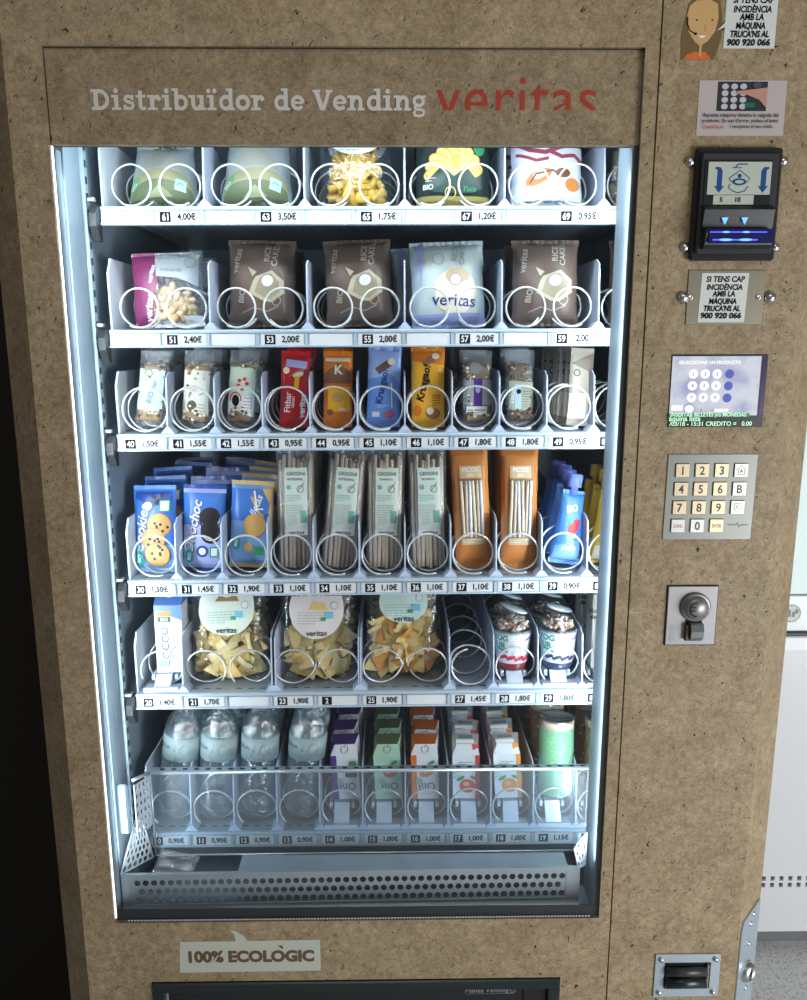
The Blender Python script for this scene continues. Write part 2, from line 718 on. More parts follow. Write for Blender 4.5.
# door board around window and hatch
m = M()
y0, y1 = -.0025, .018
OL, OR, GT = -.002, .7825, GH + .0025
for a, b, c, d in ((XL, OL, BOT, TOPZ), (OR, XG - .001, BOT, TOPZ), (OL, OR, GT, TOPZ), (OL, OR, -.111, 0), (OL, .051, BOT, -.111), (.724, OR, BOT, -.111), (.051, .724, BOT, -.34)):
    m.box(a, b, y0, y1, c, d, WOOD)
part(m, 'door_board')
m = M()
m.box(XG + .0012, XR, y0, y1, BOT, TOPZ, WOOD)
part(m, 'control_board')
CH, CD = .052, .042
for nm, pts in (('left', [(XL, y0), (XL, y1), (XL - CH + .012, CD + .004), (XL - CH, CD)]), ('right', [(XR, y0), (XR + CH, CD), (XR + CH - .012, CD + .004), (XR, y1)])):
    m = M()
    m.T = Matrix(((1, 0, 0, 0), (0, 0, 1, 0), (0, 1, 0, 0), (0, 0, 0, 1)))
    m.prism(pts[::-1], BOT, TOPZ, WOOD)
    part(m, 'edge_board')
m = M()
m.box(XL - CH, XL - CH + .018, CD + .004, .84, BOT, TOPZ, WOOD); part(m, 'side_board')
m = M()
m.box(XR + CH - .018, XR + CH, CD + .004, .84, BOT, TOPZ, WOOD); part(m, 'side_board')
m = M(); m.box(XL - CH + .019, XR + CH - .019, .80, .84, BOT, TOPZ, DGREY); part(m, 'back_board')
m = M(); m.box(XL - CH, XR + CH, y0 + .022, .84, TOPZ + .001, TOPZ + .02, WOOD); part(m, 'top_board')
for x in (-.02, .95):
    for y in (.08, .72):
        m = M(); m.T = Matrix.Translation((x, y, FZ)); m.lathe([(.028, 0), (.028, .01), (.014, .014), (.014, .04)], BLACK, 12)
        part(m, 'levelling_foot')
# dark strip behind the joint, and in the gap round the glass
m = M(); m.box(XG - .008, XG + .008, y1 + .001, y1 + .006, BOT, TOPZ, BLACKM); part(m, 'joint_seal')

# header board behind the glass, printed
m = M(); m.box(-.001, .7815, .0046, .016, 1.1775, GT - .0012, WOOD); hdr = part(m, 'header_board')


def slab_text(s, x0, z0, unit):
    """thick slab-serif letters drawn from strokes; unit = metres per grid unit"""
    W = 1.45
    sh = []
    x = 0

    def arc(cx, cz, rx, rz, a0, a1, n=14):
        return [(cx + rx * cos(RD(a0 + (a1 - a0) * i / n)), cz + rz * sin(RD(a0 + (a1 - a0) * i / n))) for i in range(n + 1)]
    for ch in s:
        g = []
        st = lambda p, w=W: g.append(SK(p, w))
        re = lambda a, b, c, d: g.append(R((a + b) / 2, (c + d) / 2, b - a, d - c))
        adv = 4
        if ch == 'D':
            re(.9, 2.5, 0, 6.8); re(0, 3, 0, 1); re(0, 3, 5.8, 6.8)
            st([(2.4, 6.2)] + arc(2.9, 3.4, 2.8, 2.8, 90, -90) + [(2.4, .6)], 1.3); adv = 7
        elif ch in 'iï':
            re(1, 2.5, 0, 5); re(.1, 3.4, 0, .9); re(.1, 1.8, 4.1, 5); adv = 3.8
            if ch == 'i': g.append(EL(1.75, 6.3, .85, .85))
            else: g.append(EL(.75, 6.3, .78, .78)); g.append(EL(2.85, 6.3, .78, .78))
        elif ch == 's':
            st([(3.6, 3.6), (3.3, 4.2), (2.3, 4.5), (1.3, 4.35), (.95, 3.6), (1.3, 3.0), (2.4, 2.6), (3.5, 2.2), (3.75, 1.4), (3.3, .7), (2.3, .5), (1.1, .75), (.85, 1.5)], 1.15)
            re(3.1, 4, 3.3, 5); re(.3, 1.1, 0, 1.8); adv = 4.7
        elif ch == 't':
            re(.9, 2.3, 1, 6.4); re(0, 3.5, 4.1, 5); st([(1.6, 1.5)] + arc(2.6, 1.4, 1.0, .85, 180, 320, 8), 1.3); adv = 4
        elif ch == 'r':
            re(.9, 2.4, 0, 5); re(0, 3.5, 0, .9); re(0, 1.8, 4.1, 5); st([(2.2, 3.2)] + arc(3.4, 3.2, 1.2, 1.2, 180, 60, 8), 1.2)
            g.append(EL(4.0, 3.8, .8, .8)); adv = 5
        elif ch in 'bd':
            st(arc(2.9, 2.5, 1.75, 1.95, 0, 360, 24), 1.3)
            if ch == 'b': re(.6, 2.0, 0, 7.2); re(-.3, 1.4, 6.3, 7.2); adv = 5.5
            else: re(3.9, 5.3, 0, 7.2); re(3.0, 4.8, 6.3, 7.2); re(4.4, 6.0, 0, .9); adv = 6.1
        elif ch == 'u':
            re(.9, 2.3, 1.6, 5); re(0, 1.6, 4.1, 5); st(arc(2.9, 2.1, 1.3, 1.6, 180, 350, 10), 1.35)
            re(3.9, 5.3, 0, 5); re(3.1, 4.6, 4.1, 5); re(4.6, 6.1, 0, .9); adv = 6.3
        elif ch == 'o':
            st(arc(2.7, 2.5, 1.85, 1.9, 0, 360, 24), 1.4); adv = 5.5
        elif ch == 'e':
            st(arc(2.6, 2.5, 1.8, 1.9, 0, 325, 22), 1.3); re(1.2, 4.6, 2.1, 2.95); adv = 5.2
        elif ch == 'V':
            st([(1.2, 6.4), (3.3, .3)], 1.6); st([(5.8, 6.4), (3.7, .3)], 1.3); re(0, 2.7, 5.9, 6.8); re(4.5, 7.1, 5.9, 6.8); re(2.8, 4.2, 0, .8); adv = 6.9
        elif ch == 'n':
            re(.9, 2.3, 0, 5); re(0, 3, 0, .9); re(0, 1.6, 4.1, 5); st([(1.7, 2.9)] + arc(3.3, 2.9, 1.35, 1.45, 170, 0, 10) + [(4.65, .2)], 1.35); re(3.6, 6.1, 0, .9); adv = 6.3
        elif ch == 'g':
            st(arc(2.5, 3.1, 1.6, 1.45, 0, 360, 20), 1.2); st([(3.4, 4.3), (4.9, 4.7)], .9)
            st([(1.4, 1.6), (1.1, .9), (1.6, .45), (3.6, .3), (4.4, -.4), (4.1, -1.4), (2.6, -1.8), (1.1, -1.5), (.8, -.8), (1.4, -.1)], 1.0); adv = 5.3
        elif ch == ' ':
            adv = 2.6
        for v, f in g:
            sh.append(([(x0 + (x + px) * unit, z0 + pz * unit) for px, pz in v], f))
        x += adv + .05
    return sh, x * unit


sh, wd = slab_text('Distribuïdor de Vending', 0, 0, 1)
un = (.499 - .057) / wd
sh, _ = slab_text('Distribuïdor de Vending', .0555, 1.2200, un)
m = M()
m.art([(q_, SIGNW) for q_ in sh], lambda x, z, o=0: (x, .0040 - o, z), 0, .000008)
tagl(part(m, 'lettering', hdr, (0, 0, 0)), 'pale slab-serif lettering')

# the red word, its feet cut away
v, f = TX('veritas', 0, 0, 1, bold=-.002, sp=1.06, res=6)
x0 = min(p[0] for p in v); x1 = max(p[0] for p in v); zlo = min(p[1] for p in v); zhi = max(p[1] for p in v)
sc = (.723 - .510) / (x1 - x0)
cut = zlo + (zhi - zlo) * .24
nv, nf = [], []
for t in f:
    poly = [v[i] for i in t]
    outp = []
    for i in range(3):
        a, b = poly[i], poly[(i + 1) % 3]
        if a[1] >= cut: outp.append(a)
        if (a[1] - cut) * (b[1] - cut) < 0:
            k = (cut - a[1]) / (b[1] - a[1]); outp.append((a[0] + k * (b[0] - a[0]), cut))
    if len(outp) >= 3:
        k = len(nv); nv += outp
        nf += [(k, k + i, k + i + 1) for i in range(1, len(outp) - 1)]
zs = (1.2595 - 1.2195) / (zhi - cut)
m = M()
m.add([(.510 + (x - x0) * sc, .0041, 1.2210 + (z - cut) * zs) for x, z in nv], nf, LOGO_RED)
tagl(part(m, 'logo_lettering', hdr), 'rust-red word with its feet cut off')

m = M(); m.box(-.0012, .7817, -.0006, .0026, .001, GT - .001, GLASS); part(m, 'window_glass')
m = M()
m.box(.7765, .7822, .0032, .0045, .001, 1.176, BLACKM)       # printed border on the glass
m.box(.0015, .7765, .0032, .0045, .001, .020, BLACKM)
part(m, 'window_border')
m = M(); m.box(-.0024, .7828, .0165, .0175, 1.177, GT + .002, BLACKM); m.box(-.0024, -.0011, .003, .0165, 1.177, GT, BLACKM); m.box(-.0024, .7824, .003, .0165, GT - .0011, GT, BLACKM); part(m, 'header_seal')
m = M()
for i in range(150):
    m.box(.02 + i * .005, .0226 + i * .005, -.0012, -.0006, .0020, .0042, W_METAL)
part(m, 'spacer_bead')
m = M()
m.box(.7819, .7824, -.0012, .002, 1.15, 1.283, STEEL); part(m, 'bright_trim')

# liner: the door's inner frame and the cabinet behind it
LD = .077
m = M()
m.box(-.012, 0, .006, .030, .0, 1.174, LINER); m.box(-.012, -.002, .0302, .036, .0, 1.174, BLACKM)
m.box(-.012, .0005, .0362, LD, .0, 1.262, LINER)
m.box(-.012, .0, .0065, .0095, .0, 1.174, LINER)
m.box(.7755, .79, .0068, LD, .0, 1.262, LINER)
m.box(-.012, .79, .0068, LD, -.03, .0, LINER)
m.box(-.012, .79, .0175, LD, 1.262, 1.275, LINER)
part(m, 'door_liner')
m = M()
m.box(-.02, -.004, LD + .01, .76, -.04, 1.40, LINER)
m.box(-.02, .002, .105, .118, -.04, 1.40, LINER_D)
m.box(.865, .875, LD + .01, .76, -.04, 1.40, LINER)
m.box(-.02, .875, .74, .76, -.04, 1.40, LINER_D)
m.box(-.02, .875, LD, .76, -.06, -.045, LINER_D)
m.box(-.02, .875, LD, .76, 1.40, 1.415, LINER)
m.box(-.02, .875, LD, LD + .009, 1.262, 1.40, LINER)
part(m, 'cabinet_liner')
m = M()
for k in range(52):
    z = .02 + k * .023
    m.box(.0022, .0030, .108, .114, z, z + .010, BLACKM)
part(m, 'slotted_upright')
LED = mat('led_tube', (1, 1, 1), .5, emit=(.80, .92, 1.0), es=1.6)
LED_T = mat('led_tube_top', (1, 1, 1), .5, emit=(.80, .92, 1.0), es=12)
m = M(); m.box(-.0018, .0004, .0030, .0060, .004, 1.176, LED, .0005); part(m, 'light_strip')
m = M(); m.box(.03, .75, .020, .05, 1.205, 1.22, LED_T, .003); part(m, 'light_tube')

# ---- writing stickers and fittings on the control side
def sticker(name, x0, x1, z0, z1, paper, items, lab=None, y=-.0027, th=.0004, skew=0):
    m = M()
    m.prism([(x0 - skew, z0), (x1 - skew, z0), (x1, z1), (x0, z1)], y - th, y, paper)
    o = part(m, name)
    if items:
        q = M()
        q.art(items, lambda x, z, o=0: (x, y - th - o, z), .0002, .0001)
        part(q, 'print', o)
    if lab: tagl(o, lab)
    return o


HELP = ['SI TENS CAP', 'INCIDÈNCIA', 'AMB LA', 'MÀQUINA', "TRUCA'NS AL", '900 920 066']


def help_lines(cx, ztop, dz, w):
    out = []
    for i, t in enumerate(HELP):
        ww = w * (.95, .88, .56, .68, .9, 1.0)[i]
        a = TX(t, 0, 0, 1, bold=.02, shear=.12)[0]
        h = max(p[1] for p in a) - min(p[1] for p in a)
        tw = max(p[0] for p in a) - min(p[0] for p in a)
        sz = dz * 1.06
        out.append((TX(t, cx - i * .0006, ztop - dz * i, sz, bold=.035, shear=.12, sx=ww / (tw * sz)), INK))
    return out


sticker('help_sticker', .884, .951, 1.2945, 1.362, PAPER, [(x, mm) for x, mm in help_lines(.9195, 1.3520, .0101, .056)], 'white sheet with black phone-number lettering', skew=0)
# portrait sticker of a headset wearer
SKIN = K('sticker_skin', 205, 165, 110); HAIR = K('sticker_hair', 112, 92, 58); TOP = K('sticker_orange', 214, 108, 58)
m = M()
ox, oz = .857, 1.279
hair = [(-.028, .002), (-.029, .03), (-.024, .055), (-.022, .068), (-.012, .078), (.006, .080), (.019, .072), (.023, .055), (.024, .03), (.018, .008), (.014, .002)]
m.prism([(ox + a, oz + b) for a, b in hair], -.0031, -.0027, HAIR)
po = part(m, 'portrait_sticker')
tagl(po, 'sticker of a long-haired headset wearer in orange')
q = M()
mpp = lambda x, z, o=0: (ox + x, -.0031 - o, oz + z)
q.art([(PL([(-.025, .002), (-.02, .008), (-.010, .0115), (.004, .011), (.012, .002)]), TOP),
       (R(-.003, .017, .003, .022), SKIN),
       (PL([(-.023, .055), (-.020, .035), (-.010, .022), (-.003, .018), (.006, .024), (.015, .036), (.018, .052), (.016, .068), (.006, .073), (-.012, .072), (-.020, .066)]), SKIN),
       (EL(-.010, .049, .0013, .0010), INK), (EL(.010, .049, .0013, .0010), INK),
       (SK([(.001, .044), (.002, .038), (0, .036)], .0009), K('nose_line', 190, 130, 80)),
       (PL([(-.007, .0305), (.003, .0305), (0, .0275), (-.004, .0275)]), WHITE),
       (SK([(-.022, .052), (-.022, .044), (-.018, .036), (-.011, .0325)], .0014), INK), (EL(-.0108, .0325, .002, .0015), INK),
       (PL([(.0165, .036), (.028, .047), (.028, .041)]), PAPER)], mpp, .0002, .0001)
part(q, 'print', po)
# laminated notice with a keypad picture
BTN = K('button_grey', 190, 190, 195); DKP = K('photo_dark', 45, 48, 55); FING = K('finger', 190, 140, 125)
it = [(R(.9135, 1.2365, .066, .036), DKP)]
for r_ in range(4):
    for c_ in range(3):
        it.append((EL(.8905 + c_ * .0120, 1.2485 - r_ * .0082, .0045, .0036), BTN))
it += [(EL(.932, 1.250, .006, .004), K('btn_dark', 70, 75, 90)), (R(.924, 1.2255, .013, .006), K('btn_green', 20, 110, 80)), (PL([(.905, 1.2425), (.946, 1.247), (.946, 1.222), (.936, 1.232), (.920, 1.238), (.906, 1.239)]), FING)]
for i, (t, mm) in enumerate((("Aquesta màquina detecta la caiguda del", INK), ("producte. En cas d'error, polsau el botó", INK), ("                i recuperau el seu crèdit.", INK))):
    if i < 2:
        it.append((txw(t, .101, .9130, 1.2125 - i * .0068, bold=.012), mm))
it.append((TX("Cancel·lació", .8635, 1.1985, .0058, bold=.01, align='L'), K('red_text', 200, 60, 45)))
it.append((TX("i recuperau el seu crèdit.", .8995, 1.1985, .0058, bold=.01, align='L'), INK))
sticker('notice_sticker', .856, .9720, 1.1880, 1.2560, PAPER_P, it, 'laminated notice with a small picture of a keypad', skew=0)

# banknote reader
m = M()
m.box(.855, .9715, -.012, -.0027, 1.0275, 1.172, BLACK, .003)
m.box(.861, .964, -.018, -.0125, 1.036, 1.164, DGREY, .002)
bv = part(m, 'banknote_reader')
BLUEP = K('arrow_blue', 20, 70, 130)
PL_G = K('plate_greygreen', 186, 192, 178)
m = M()
m.box(.8735, .9635, -.0195, -.0182, 1.099, 1.157, BLACK, .0006)
m.box(.878, .962, -.0202, -.0194, 1.1135, 1.1545, PL_G)
m.box(.887, .941, -.0202, -.0194, 1.101, 1.1128, PL_G)
arrow = lambda cx, s: PL([(cx - .006, 1.148), (cx - .006, 1.1455), (cx - .003, 1.1445), (cx - .003, 1.124), (cx - .0065, 1.1245), (cx + .0005, 1.1155), (cx + .0075, 1.1245), (cx + .004, 1.124), (cx + .004, 1.143), (cx + .002, 1.1465), (cx, 1.148)])
arrowR = PL([(2 * .9225 - x, z) for x, z in arrow(.8925, 1)[0]][::-1])
m.art([(arrow(.893, 1), BLUEP), (arrowR, BLUEP),
       (CAT(SK([(.906, 1.1335), (.920, 1.144), (.934, 1.1335), (.930, 1.129)], .0012), SK([(.906, 1.1335), (.910, 1.129)], .0012)), BLUEP),
       (EL(.920, 1.137, .0028, .0026), BLUEP), (EL(.920, 1.1295, .0095, .0045), BLUEP), (EL(.920, 1.1295, .006, .0022), PL_G),
       (SK([(.908, 1.127), (.906, 1.122), (.912, 1.118), (.919, 1.1155), (.928, 1.118), (.932, 1.124)], .0011), BLUEP),
       (SK([(.914, 1.148), (.917, 1.1515), (.930, 1.1515)], .0014), BLUEP), (LN(.920, 1.1465, .020, 1, .002, .0011, 4), BLUEP),
       (TX('5', .8975, 1.107, .0085, bold=.02), INK), (TX('10', .920, 1.107, .0085, bold=.02), INK)],
      lambda x, z, o=0: (x, -.0202 - o, z), .0001, .00006)
tagl(part(m, 'instruction_plate', bv, (-.0085, 0, -.0025)), 'pale plate with two blue arrows')
m = M()
m.prism_x([(-.0185, 1.041), (-.024, 1.041), (-.030, 1.046), (-.034, 1.0605), (-.034, 1.066), (-.0185, 1.066)], .876, .966, BLACK)
m.prism_x([(-.0185, 1.0665), (-.022, 1.0665), (-.028, 1.091), (-.022, 1.0965), (-.0185, 1.0965)], .874, .968, BLACK)
part(m, 'note_mouth', bv, (-.0085, 0, 0))
BL_E = mat('blue_light', (.1, .2, 1), .4, emit=(.05, .06, .9), es=1.0)
BL_H = mat('blue_light_hot', (.3, .5, 1), .4, emit=(.05, .32, 1.0), es=1.3)
m = M()
m.box(.879, .966, -.0352, -.0342, 1.0475, 1.0655, mat('blue_dim', (.005, .005, .02), .3, emit=(.003, .004, .22), es=.25))
m.box(.880, .956, -.0358, -.0353, 1.0608, 1.0622, BL_E)
m.box(.884, .944, -.0358, -.0353, 1.0508, 1.0526, BL_E)
for cx in (.9015, .928):
    m.add([(cx + a, -.0360, 1.0517 + b) for a, b in EL(0, 0, .009, .0016)[0]], EL(0, 0, .009, .0016)[1], BL_H)
    m.add([(cx + a, -.0360, 1.0615 + b) for a, b in EL(0, 0, .005, .0012)[0]], EL(0, 0, .005, .0012)[1], BL_H)
    v_, f_ = PL([(cx - .0046, 1.081), (cx, 1.0715), (cx + .0046, 1.081)])
    m.add([(a, -.0290 + (b - 1.0715) * .12, b) for a, b in v_], f_, BL_H)
tagl(part(m, 'status_light', bv, (-.0085, 0, 0)), 'glowing blue arrows and slot')

def rivet(x, z, r=.0062, parent=VM, name='dome_screw', y=-.0027):
    m = M()
    m.T = Matrix.Translation((x, y, z))
    m.lathe([(r, 0), (r * .97, r * .25), (r * .8, r * .6), (r * .45, r * .85), (0, r * .92)], STEEL, 16, 'y')
    return part(m, name, parent)


rivet(.8505, 1.155, .0072); rivet(.9755, 1.156, .0068); rivet(.8505, 1.0455, .0068); rivet(.9745, 1.0455, .0068)
rivet(.8530, .979, .0082); rivet(.9740, .979, .0082)

# metal plate with phone sticker
m = M()
m.box(.861, .968, -.0042, -.0027, .942, 1.0155, BRASS, .0006)
mpl = part(m, 'metal_plate', VM, (-.0028, 0, 0))
m = M()
m.prism([(.8775, .9455), (.9425, .9455), (.9445, 1.0115), (.8795, 1.0115)], -.0047, -.0043, PAPER)
m.art(help_lines(.9125, 1.0035, .0098, .056), lambda x, z, o=0: (x, -.0047 - o, z), .0002, .0001)
tagl(part(m, 'help_sticker', mpl), 'white sticker with black phone-number lettering')
for x in (.8655, .960):
    m = M(); m.T = Matrix.Translation((x, -.0042, .979)); m.lathe([(.0036, 0), (.0036, .001), (.0018, .0012), (.0017, .0004), (0, .0004)], STEEL, 12, 'y'); part(m, 'small_screw', mpl)

# screen
m = M()
m.box(.8425, .9785, -.0036, -.0027, .7995, .9015, BLACK, .0005)
sc_ = part(m, 'display_screen')
tagl(sc_, 'lit display with number keys')
SCR = bpy.data.materials.new('screen_picture'); SCR.use_nodes = True
nt = SCR.node_tree; p = nt.nodes['Principled BSDF']
tc = nt.nodes.new('ShaderNodeTexCoord'); n = nt.nodes.new('ShaderNodeTexNoise'); n.inputs['Scale'].default_value = 28; n.inputs['Detail'].default_value = 6
r = nt.nodes.new('ShaderNodeValToRGB'); r.color_ramp.elements[0].position = .28; r.color_ramp.elements[1].position = .56
r.color_ramp.elements[0].color = (.42, .46, .78, 1); r.color_ramp.elements[1].color = (.86, .90, 1.0, 1)
nt.links.new(tc.outputs['Object'], n.inputs['Vector']); nt.links.new(n.outputs['Fac'], r.inputs['Fac']); nt.links.new(r.outputs['Color'], p.inputs['Emission Color'])
p.inputs['Emission Strength'].default_value = .72; p.inputs['Base Color'].default_value = (.02, .02, .03, 1); p.inputs['Roughness'].default_value = .15
E_W = mat('screen_white', (.1, .1, .1), .3, emit=(.93, .95, 1), es=.95)
E_K = mat('screen_ink', (.02, .02, .02), .3, emit=(.10, .10, .14), es=1)
E_B = mat('screen_blue', (.02, .02, .05), .3, emit=(.07, .09, .42), es=1)
E_G = mat('screen_green', (.01, .05, .02), .3, emit=(.01, .16, .07), es=1)
E_T = mat('screen_text', (.05, .1, .05), .3, emit=(.55, .95, .65), es=1.1)
E_P = mat('screen_edge', (.03, .02, .06), .2, emit=(.02, .014, .05), es=1)
m = M()
it = [(R(.9065, .8575, .1255, .083), SCR), (R(.9745, .8575, .0055, .083), E_P), (txw('SELECCIONAR UN PRODUCTO', .088, .897, .8905, bold=.05), E_W)]
for r_, row in enumerate(('123', '456', '789')):
    for c_, ch in enumerate(row):
        x, z = .8745 + c_ * .0167 - r_ * .0004, .8745 - r_ * .0165
        it += [(EL(x, z, .0068, .0068), E_W), (TX(ch, x, z, .0062, bold=.01), E_K)]
    it.append((EL(.9255 - r_ * .0006, .8745 - r_ * .0168, .0064, .0064), E_B))
it += [(EL(.8715, .8255, .0070, .0055), E_W), (RG(.8715, .8255, .0072, .0008), E_B), (TX('0', .8885, .8235, .0058, bold=.01), E_K), (TX('OK', .9055, .8235, .0050, bold=.01), E_K),
       (R(.8540, .8270, .016, .008), E_W), (R(.917, .8235, .020, .004), E_W),
       (R(.9005, .8165, .115, .0050), E_G), (txw('INSERTAR BILLETES y/o MONEDAS', .108, .8995, .8165, bold=.02), E_T),
       (txw('áquina lista', .045, .8660, .8108, bold=.02), E_T), (txw('/03/18 - 15:31 CREDITO =   0.00', .118, .9035, .8045, bold=.02), E_T)]
m.art(it, lambda x, z, o=0: (x, -.0036 - o, z), .0002, .00005)
part(m, 'screen_image', sc_)

# keypad
KPM = mat('keypad_metal', (.21, .215, .19), .38, .75, vary=.05, bscale=60)
KEYM = mat('key_metal', (.56, .45, .30), .33, .8)
KINK = K('key_ink', 62, 44, 34)
m = M()
m.prism([(.8460, .6345), (.9750, .6345), (.9757, .760), (.8470, .760)], -.0042, -.0027, KPM)
kp = part(m, 'keypad')
tagl(kp, 'metal keypad with number keys')
rows = [['1', '2', '3', 'A'], ['4', '5', '6', 'B'], ['7', '8', '9', 'C'], ['CANC', '0', 'ENTER']]
KR = mat('key_red_ink', (.45, .08, .05), .5)
KS = mat('key_steel', (.50, .49, .46), .35, .8)
for r_, row in enumerate(rows):
    for c_, ch in enumerate(row):
        x, z = .8680 + c_ * .0283 - r_ * .0005, .7370 - r_ * .0273
        m = M()
        m.box(x - .0102, x + .0102, -.0064, -.0040, z - .0102, z + .0102, KS if (r_ == 3 or c_ == 3) and ch != 'ENTER' else KEYM, .0007)
        mpk = lambda a, b, o=0: (x + a, -.0064 - o, z + b)
        if ch == 'CANC': it = [(TX(ch, 0, 0, .0072, bold=.01, sx=.72), KR)]
        elif ch == 'ENTER': it = [(TX(ch, 0, 0, .0070, bold=.01, sx=.66), KINK)]
        elif ch == 'A': it = [(SK([(-.0045, -.006), (-.0045, .001), (-.007, .001), (0, .0072), (.007, .001), (.0045, .001), (.0045, -.006), (-.0045, -.006)], .0009), KINK), (TX('A', 0, -.001, .008, bold=.01), KINK)]
        elif ch == 'C': it = [(SK([(-.0045, .006), (-.0045, -.001), (-.007, -.001), (0, -.0072), (.007, -.001), (.0045, -.001), (.0045, .006), (-.0045, .006)], .0009), KINK), (TX('C', 0, .001, .008, bold=.01), KINK)]
        else: it = [(TX(ch, 0, 0, .0170, bold=.022, sx=.9), KINK)]
        m.art(it, mpk, .00015, .00008)
        part(m, 'key', kp)
m = M()
m.art([(SK([(.940, .6560), (.951, .6560), (.954, .6590), (.957, .6530), (.960, .6560), (.970, .6560)], .0009), KINK)], lambda x, z, o=0: (x, -.0044 - o, z))
part(m, 'engraved_mark', kp)

# coin slot plate
CPM = mat('coin_plate', (.36, .345, .35), .42, .3)
m = M()
m.box(.8440, .921, -.0048, -.0027, .563, .6575, BLACK, .001)
m.box(.8453, .9197, -.0062, -.0045, .5645, .6562, CPM, .0008)
cp = part(m, 'coin_slot', VM, (.0138, 0, -.0932))
m = M()
m.T = Matrix.Translation((.8865, -.0062, .6245))
m.lathe([(.0228, 0), (.0222, .004), (.0195, .0052), (.0178, .0045), (.0172, .010), (.0160, .0125), (0, .0128)], mat('coin_grey', (.24, .23, .22), .35, .5), 28, 'y')
m.art([(RG(-.0035, 0, .0085, .0016, 18, 75, 285, .0105), INK), (SK([(-.0125, .0030), (-.004, .0030)], .0012), INK), (SK([(-.0125, -.0022), (-.004, -.0022)], .0012), INK)], lambda x, z, o=0: (x, -.0129 - o, z), .0002)
tagl(part(m, 'coin_knob', cp), 'round grey knob with a euro sign')
m = M()
CG = mat('coin_chute', (.22, .25, .25), .3, .6)
m.box(.8735, .8985, -.0066, -.0063, .5715, .606, BLACKM)
m.prism_x([(-.0066, .573), (-.012, .573), (-.019, .580), (-.021, .590), (-.017, .600), (-.0066, .602)], .8785, .8975, CG)
m.box(.8725, .8785, -.014, -.0063, .5735, .598, mat('coin_chute_d', (.09, .06, .03), .4, .5), .001)
part(m, 'return_lever', cp)
m = M()
m.art([(PL([(.852, .5705), (.8585, .5705), (.8585, .5885), (.8615, .5885), (.8552, .598), (.849, .5885), (.852, .5885)]), K('plate_arrow', 165, 165, 170))], lambda x, z, o=0: (x, -.0062 - o, z))
part(m, 'arrow_mark', cp)

# recessed latch, bottom right
m = M()
x0, x1, z0, z1 = .879, .987, -.149, -.068
for a, b, c, d in ((x0, x1, z1 - .016, z1), (x0, x1, z0, z0 + .016), (x0, x0 + .016, z0 + .016, z1 - .016), (x1 - .016, x1, z0 + .016, z1 - .016)):
    m.box(a, b, -.005, -.0027, c, d, STEEL_B, .0006)
la = part(m, 'recessed_latch')
tagl(la, 'steel-framed recessed latch')
m = M(); m.box(x0 + .0165, x1 - .0165, -.0032, -.0027, z0 + .0165, z1 - .0165, BLACK)
m.T = Matrix.Translation((0, 0, 0))
m.tube([(x0 + .018, -.008, -.098), (x1 - .024, -.008, -.098)], .0075, DGREY, 14)
m.tube([(x0 + .018, -.006, -.120), (x1 - .024, -.006, -.120)], .0095, HATCHG, 14)
m.box(x1 - .0225, x1 - .0195, -.009, -.0034, z0 + .018, z1 - .018, BRASS)
part(m, 'latch_roller', la)
for x in (x0 + .009, x1 - .009):
    for z in (z0 + .009, z1 - .009):
        rivet(x, z, .0048, la, 'screw', -.005)
# lock plate on the right edge board
ang = math.atan2(CD, CH)
T0 = Matrix.Translation((XR, y0, 0)) @ Matrix.Rotation(ang, 4, 'Z')
L_ = math.hypot(CH, CD - y0)
m = M(); m.T = Matrix.Translation((XR, y0 - .0006, 0)) @ Matrix.Rotation(math.atan2(CD - y0, CH), 4, 'Z')
m.prism([(.004, -.26), (L_ - .004, -.26), (L_ - .004, .002), (.010, -.014), (.004, -.03)], -.0025, 0, STEEL_B)
lp = part(m, 'lock_plate')
q = M(); q.T = m.T.copy()
q.T = m.T @ Matrix.Translation((.034, -.0025, -.120)); q.lathe([(.019, 0), (.018, .004), (.0135, .010), (.012, .0105), (.0115, .009), (0, .009)], STEEL, 24, 'y')
q.T = m.T @ Matrix.Translation((.034, -.0115, -.120)); q.box(-.0015, .0015, -.0006, 0, -.006, .006, INK)
part(q, 'lock', lp)
for x, z in ((.040, -.014), (.034, -.030), (.032, -.066), (.036, -.155)):
    q = M(); q.T = m.T @ Matrix.Translation((x, -.0025, z)); q.lathe([(.0042, 0), (.0038, .0012), (.0018, .0014), (.0016, .0006), (0, .0006)], STEEL, 12, 'y'); part(q, 'screw', lp)

# eco sticker with a speech tail
ECO = K('eco_paper', 190, 192, 178); ECOT = K('eco_brown', 105, 80, 62)
m = M()
m.prism([(.098, -.0935), (.329, -.0925), (.329, -.0345), (.2105, -.0350), (.204, -.0245), (.1935, -.0175), (.184, -.0145), (.1890, -.0215), (.1915, -.0290), (.1915, -.0355), (.1015, -.0355)], -.0031, -.0027, ECO)
e = part(m, 'slogan_sticker')
tagl(e, 'pale speech-bubble sticker with brown lettering')
m = M()
m.art([(CAT(txw('100% ECOLOGIC', .205, .2165, -.0640, bold=.055), PL([(.2600, -.0440), (.2660, -.0500), (.2700, -.0500), (.2665, -.0440)])), ECOT)], lambda x, z, o=0: (x, -.0031 - o, z), .0002)
part(m, 'lettering', e)

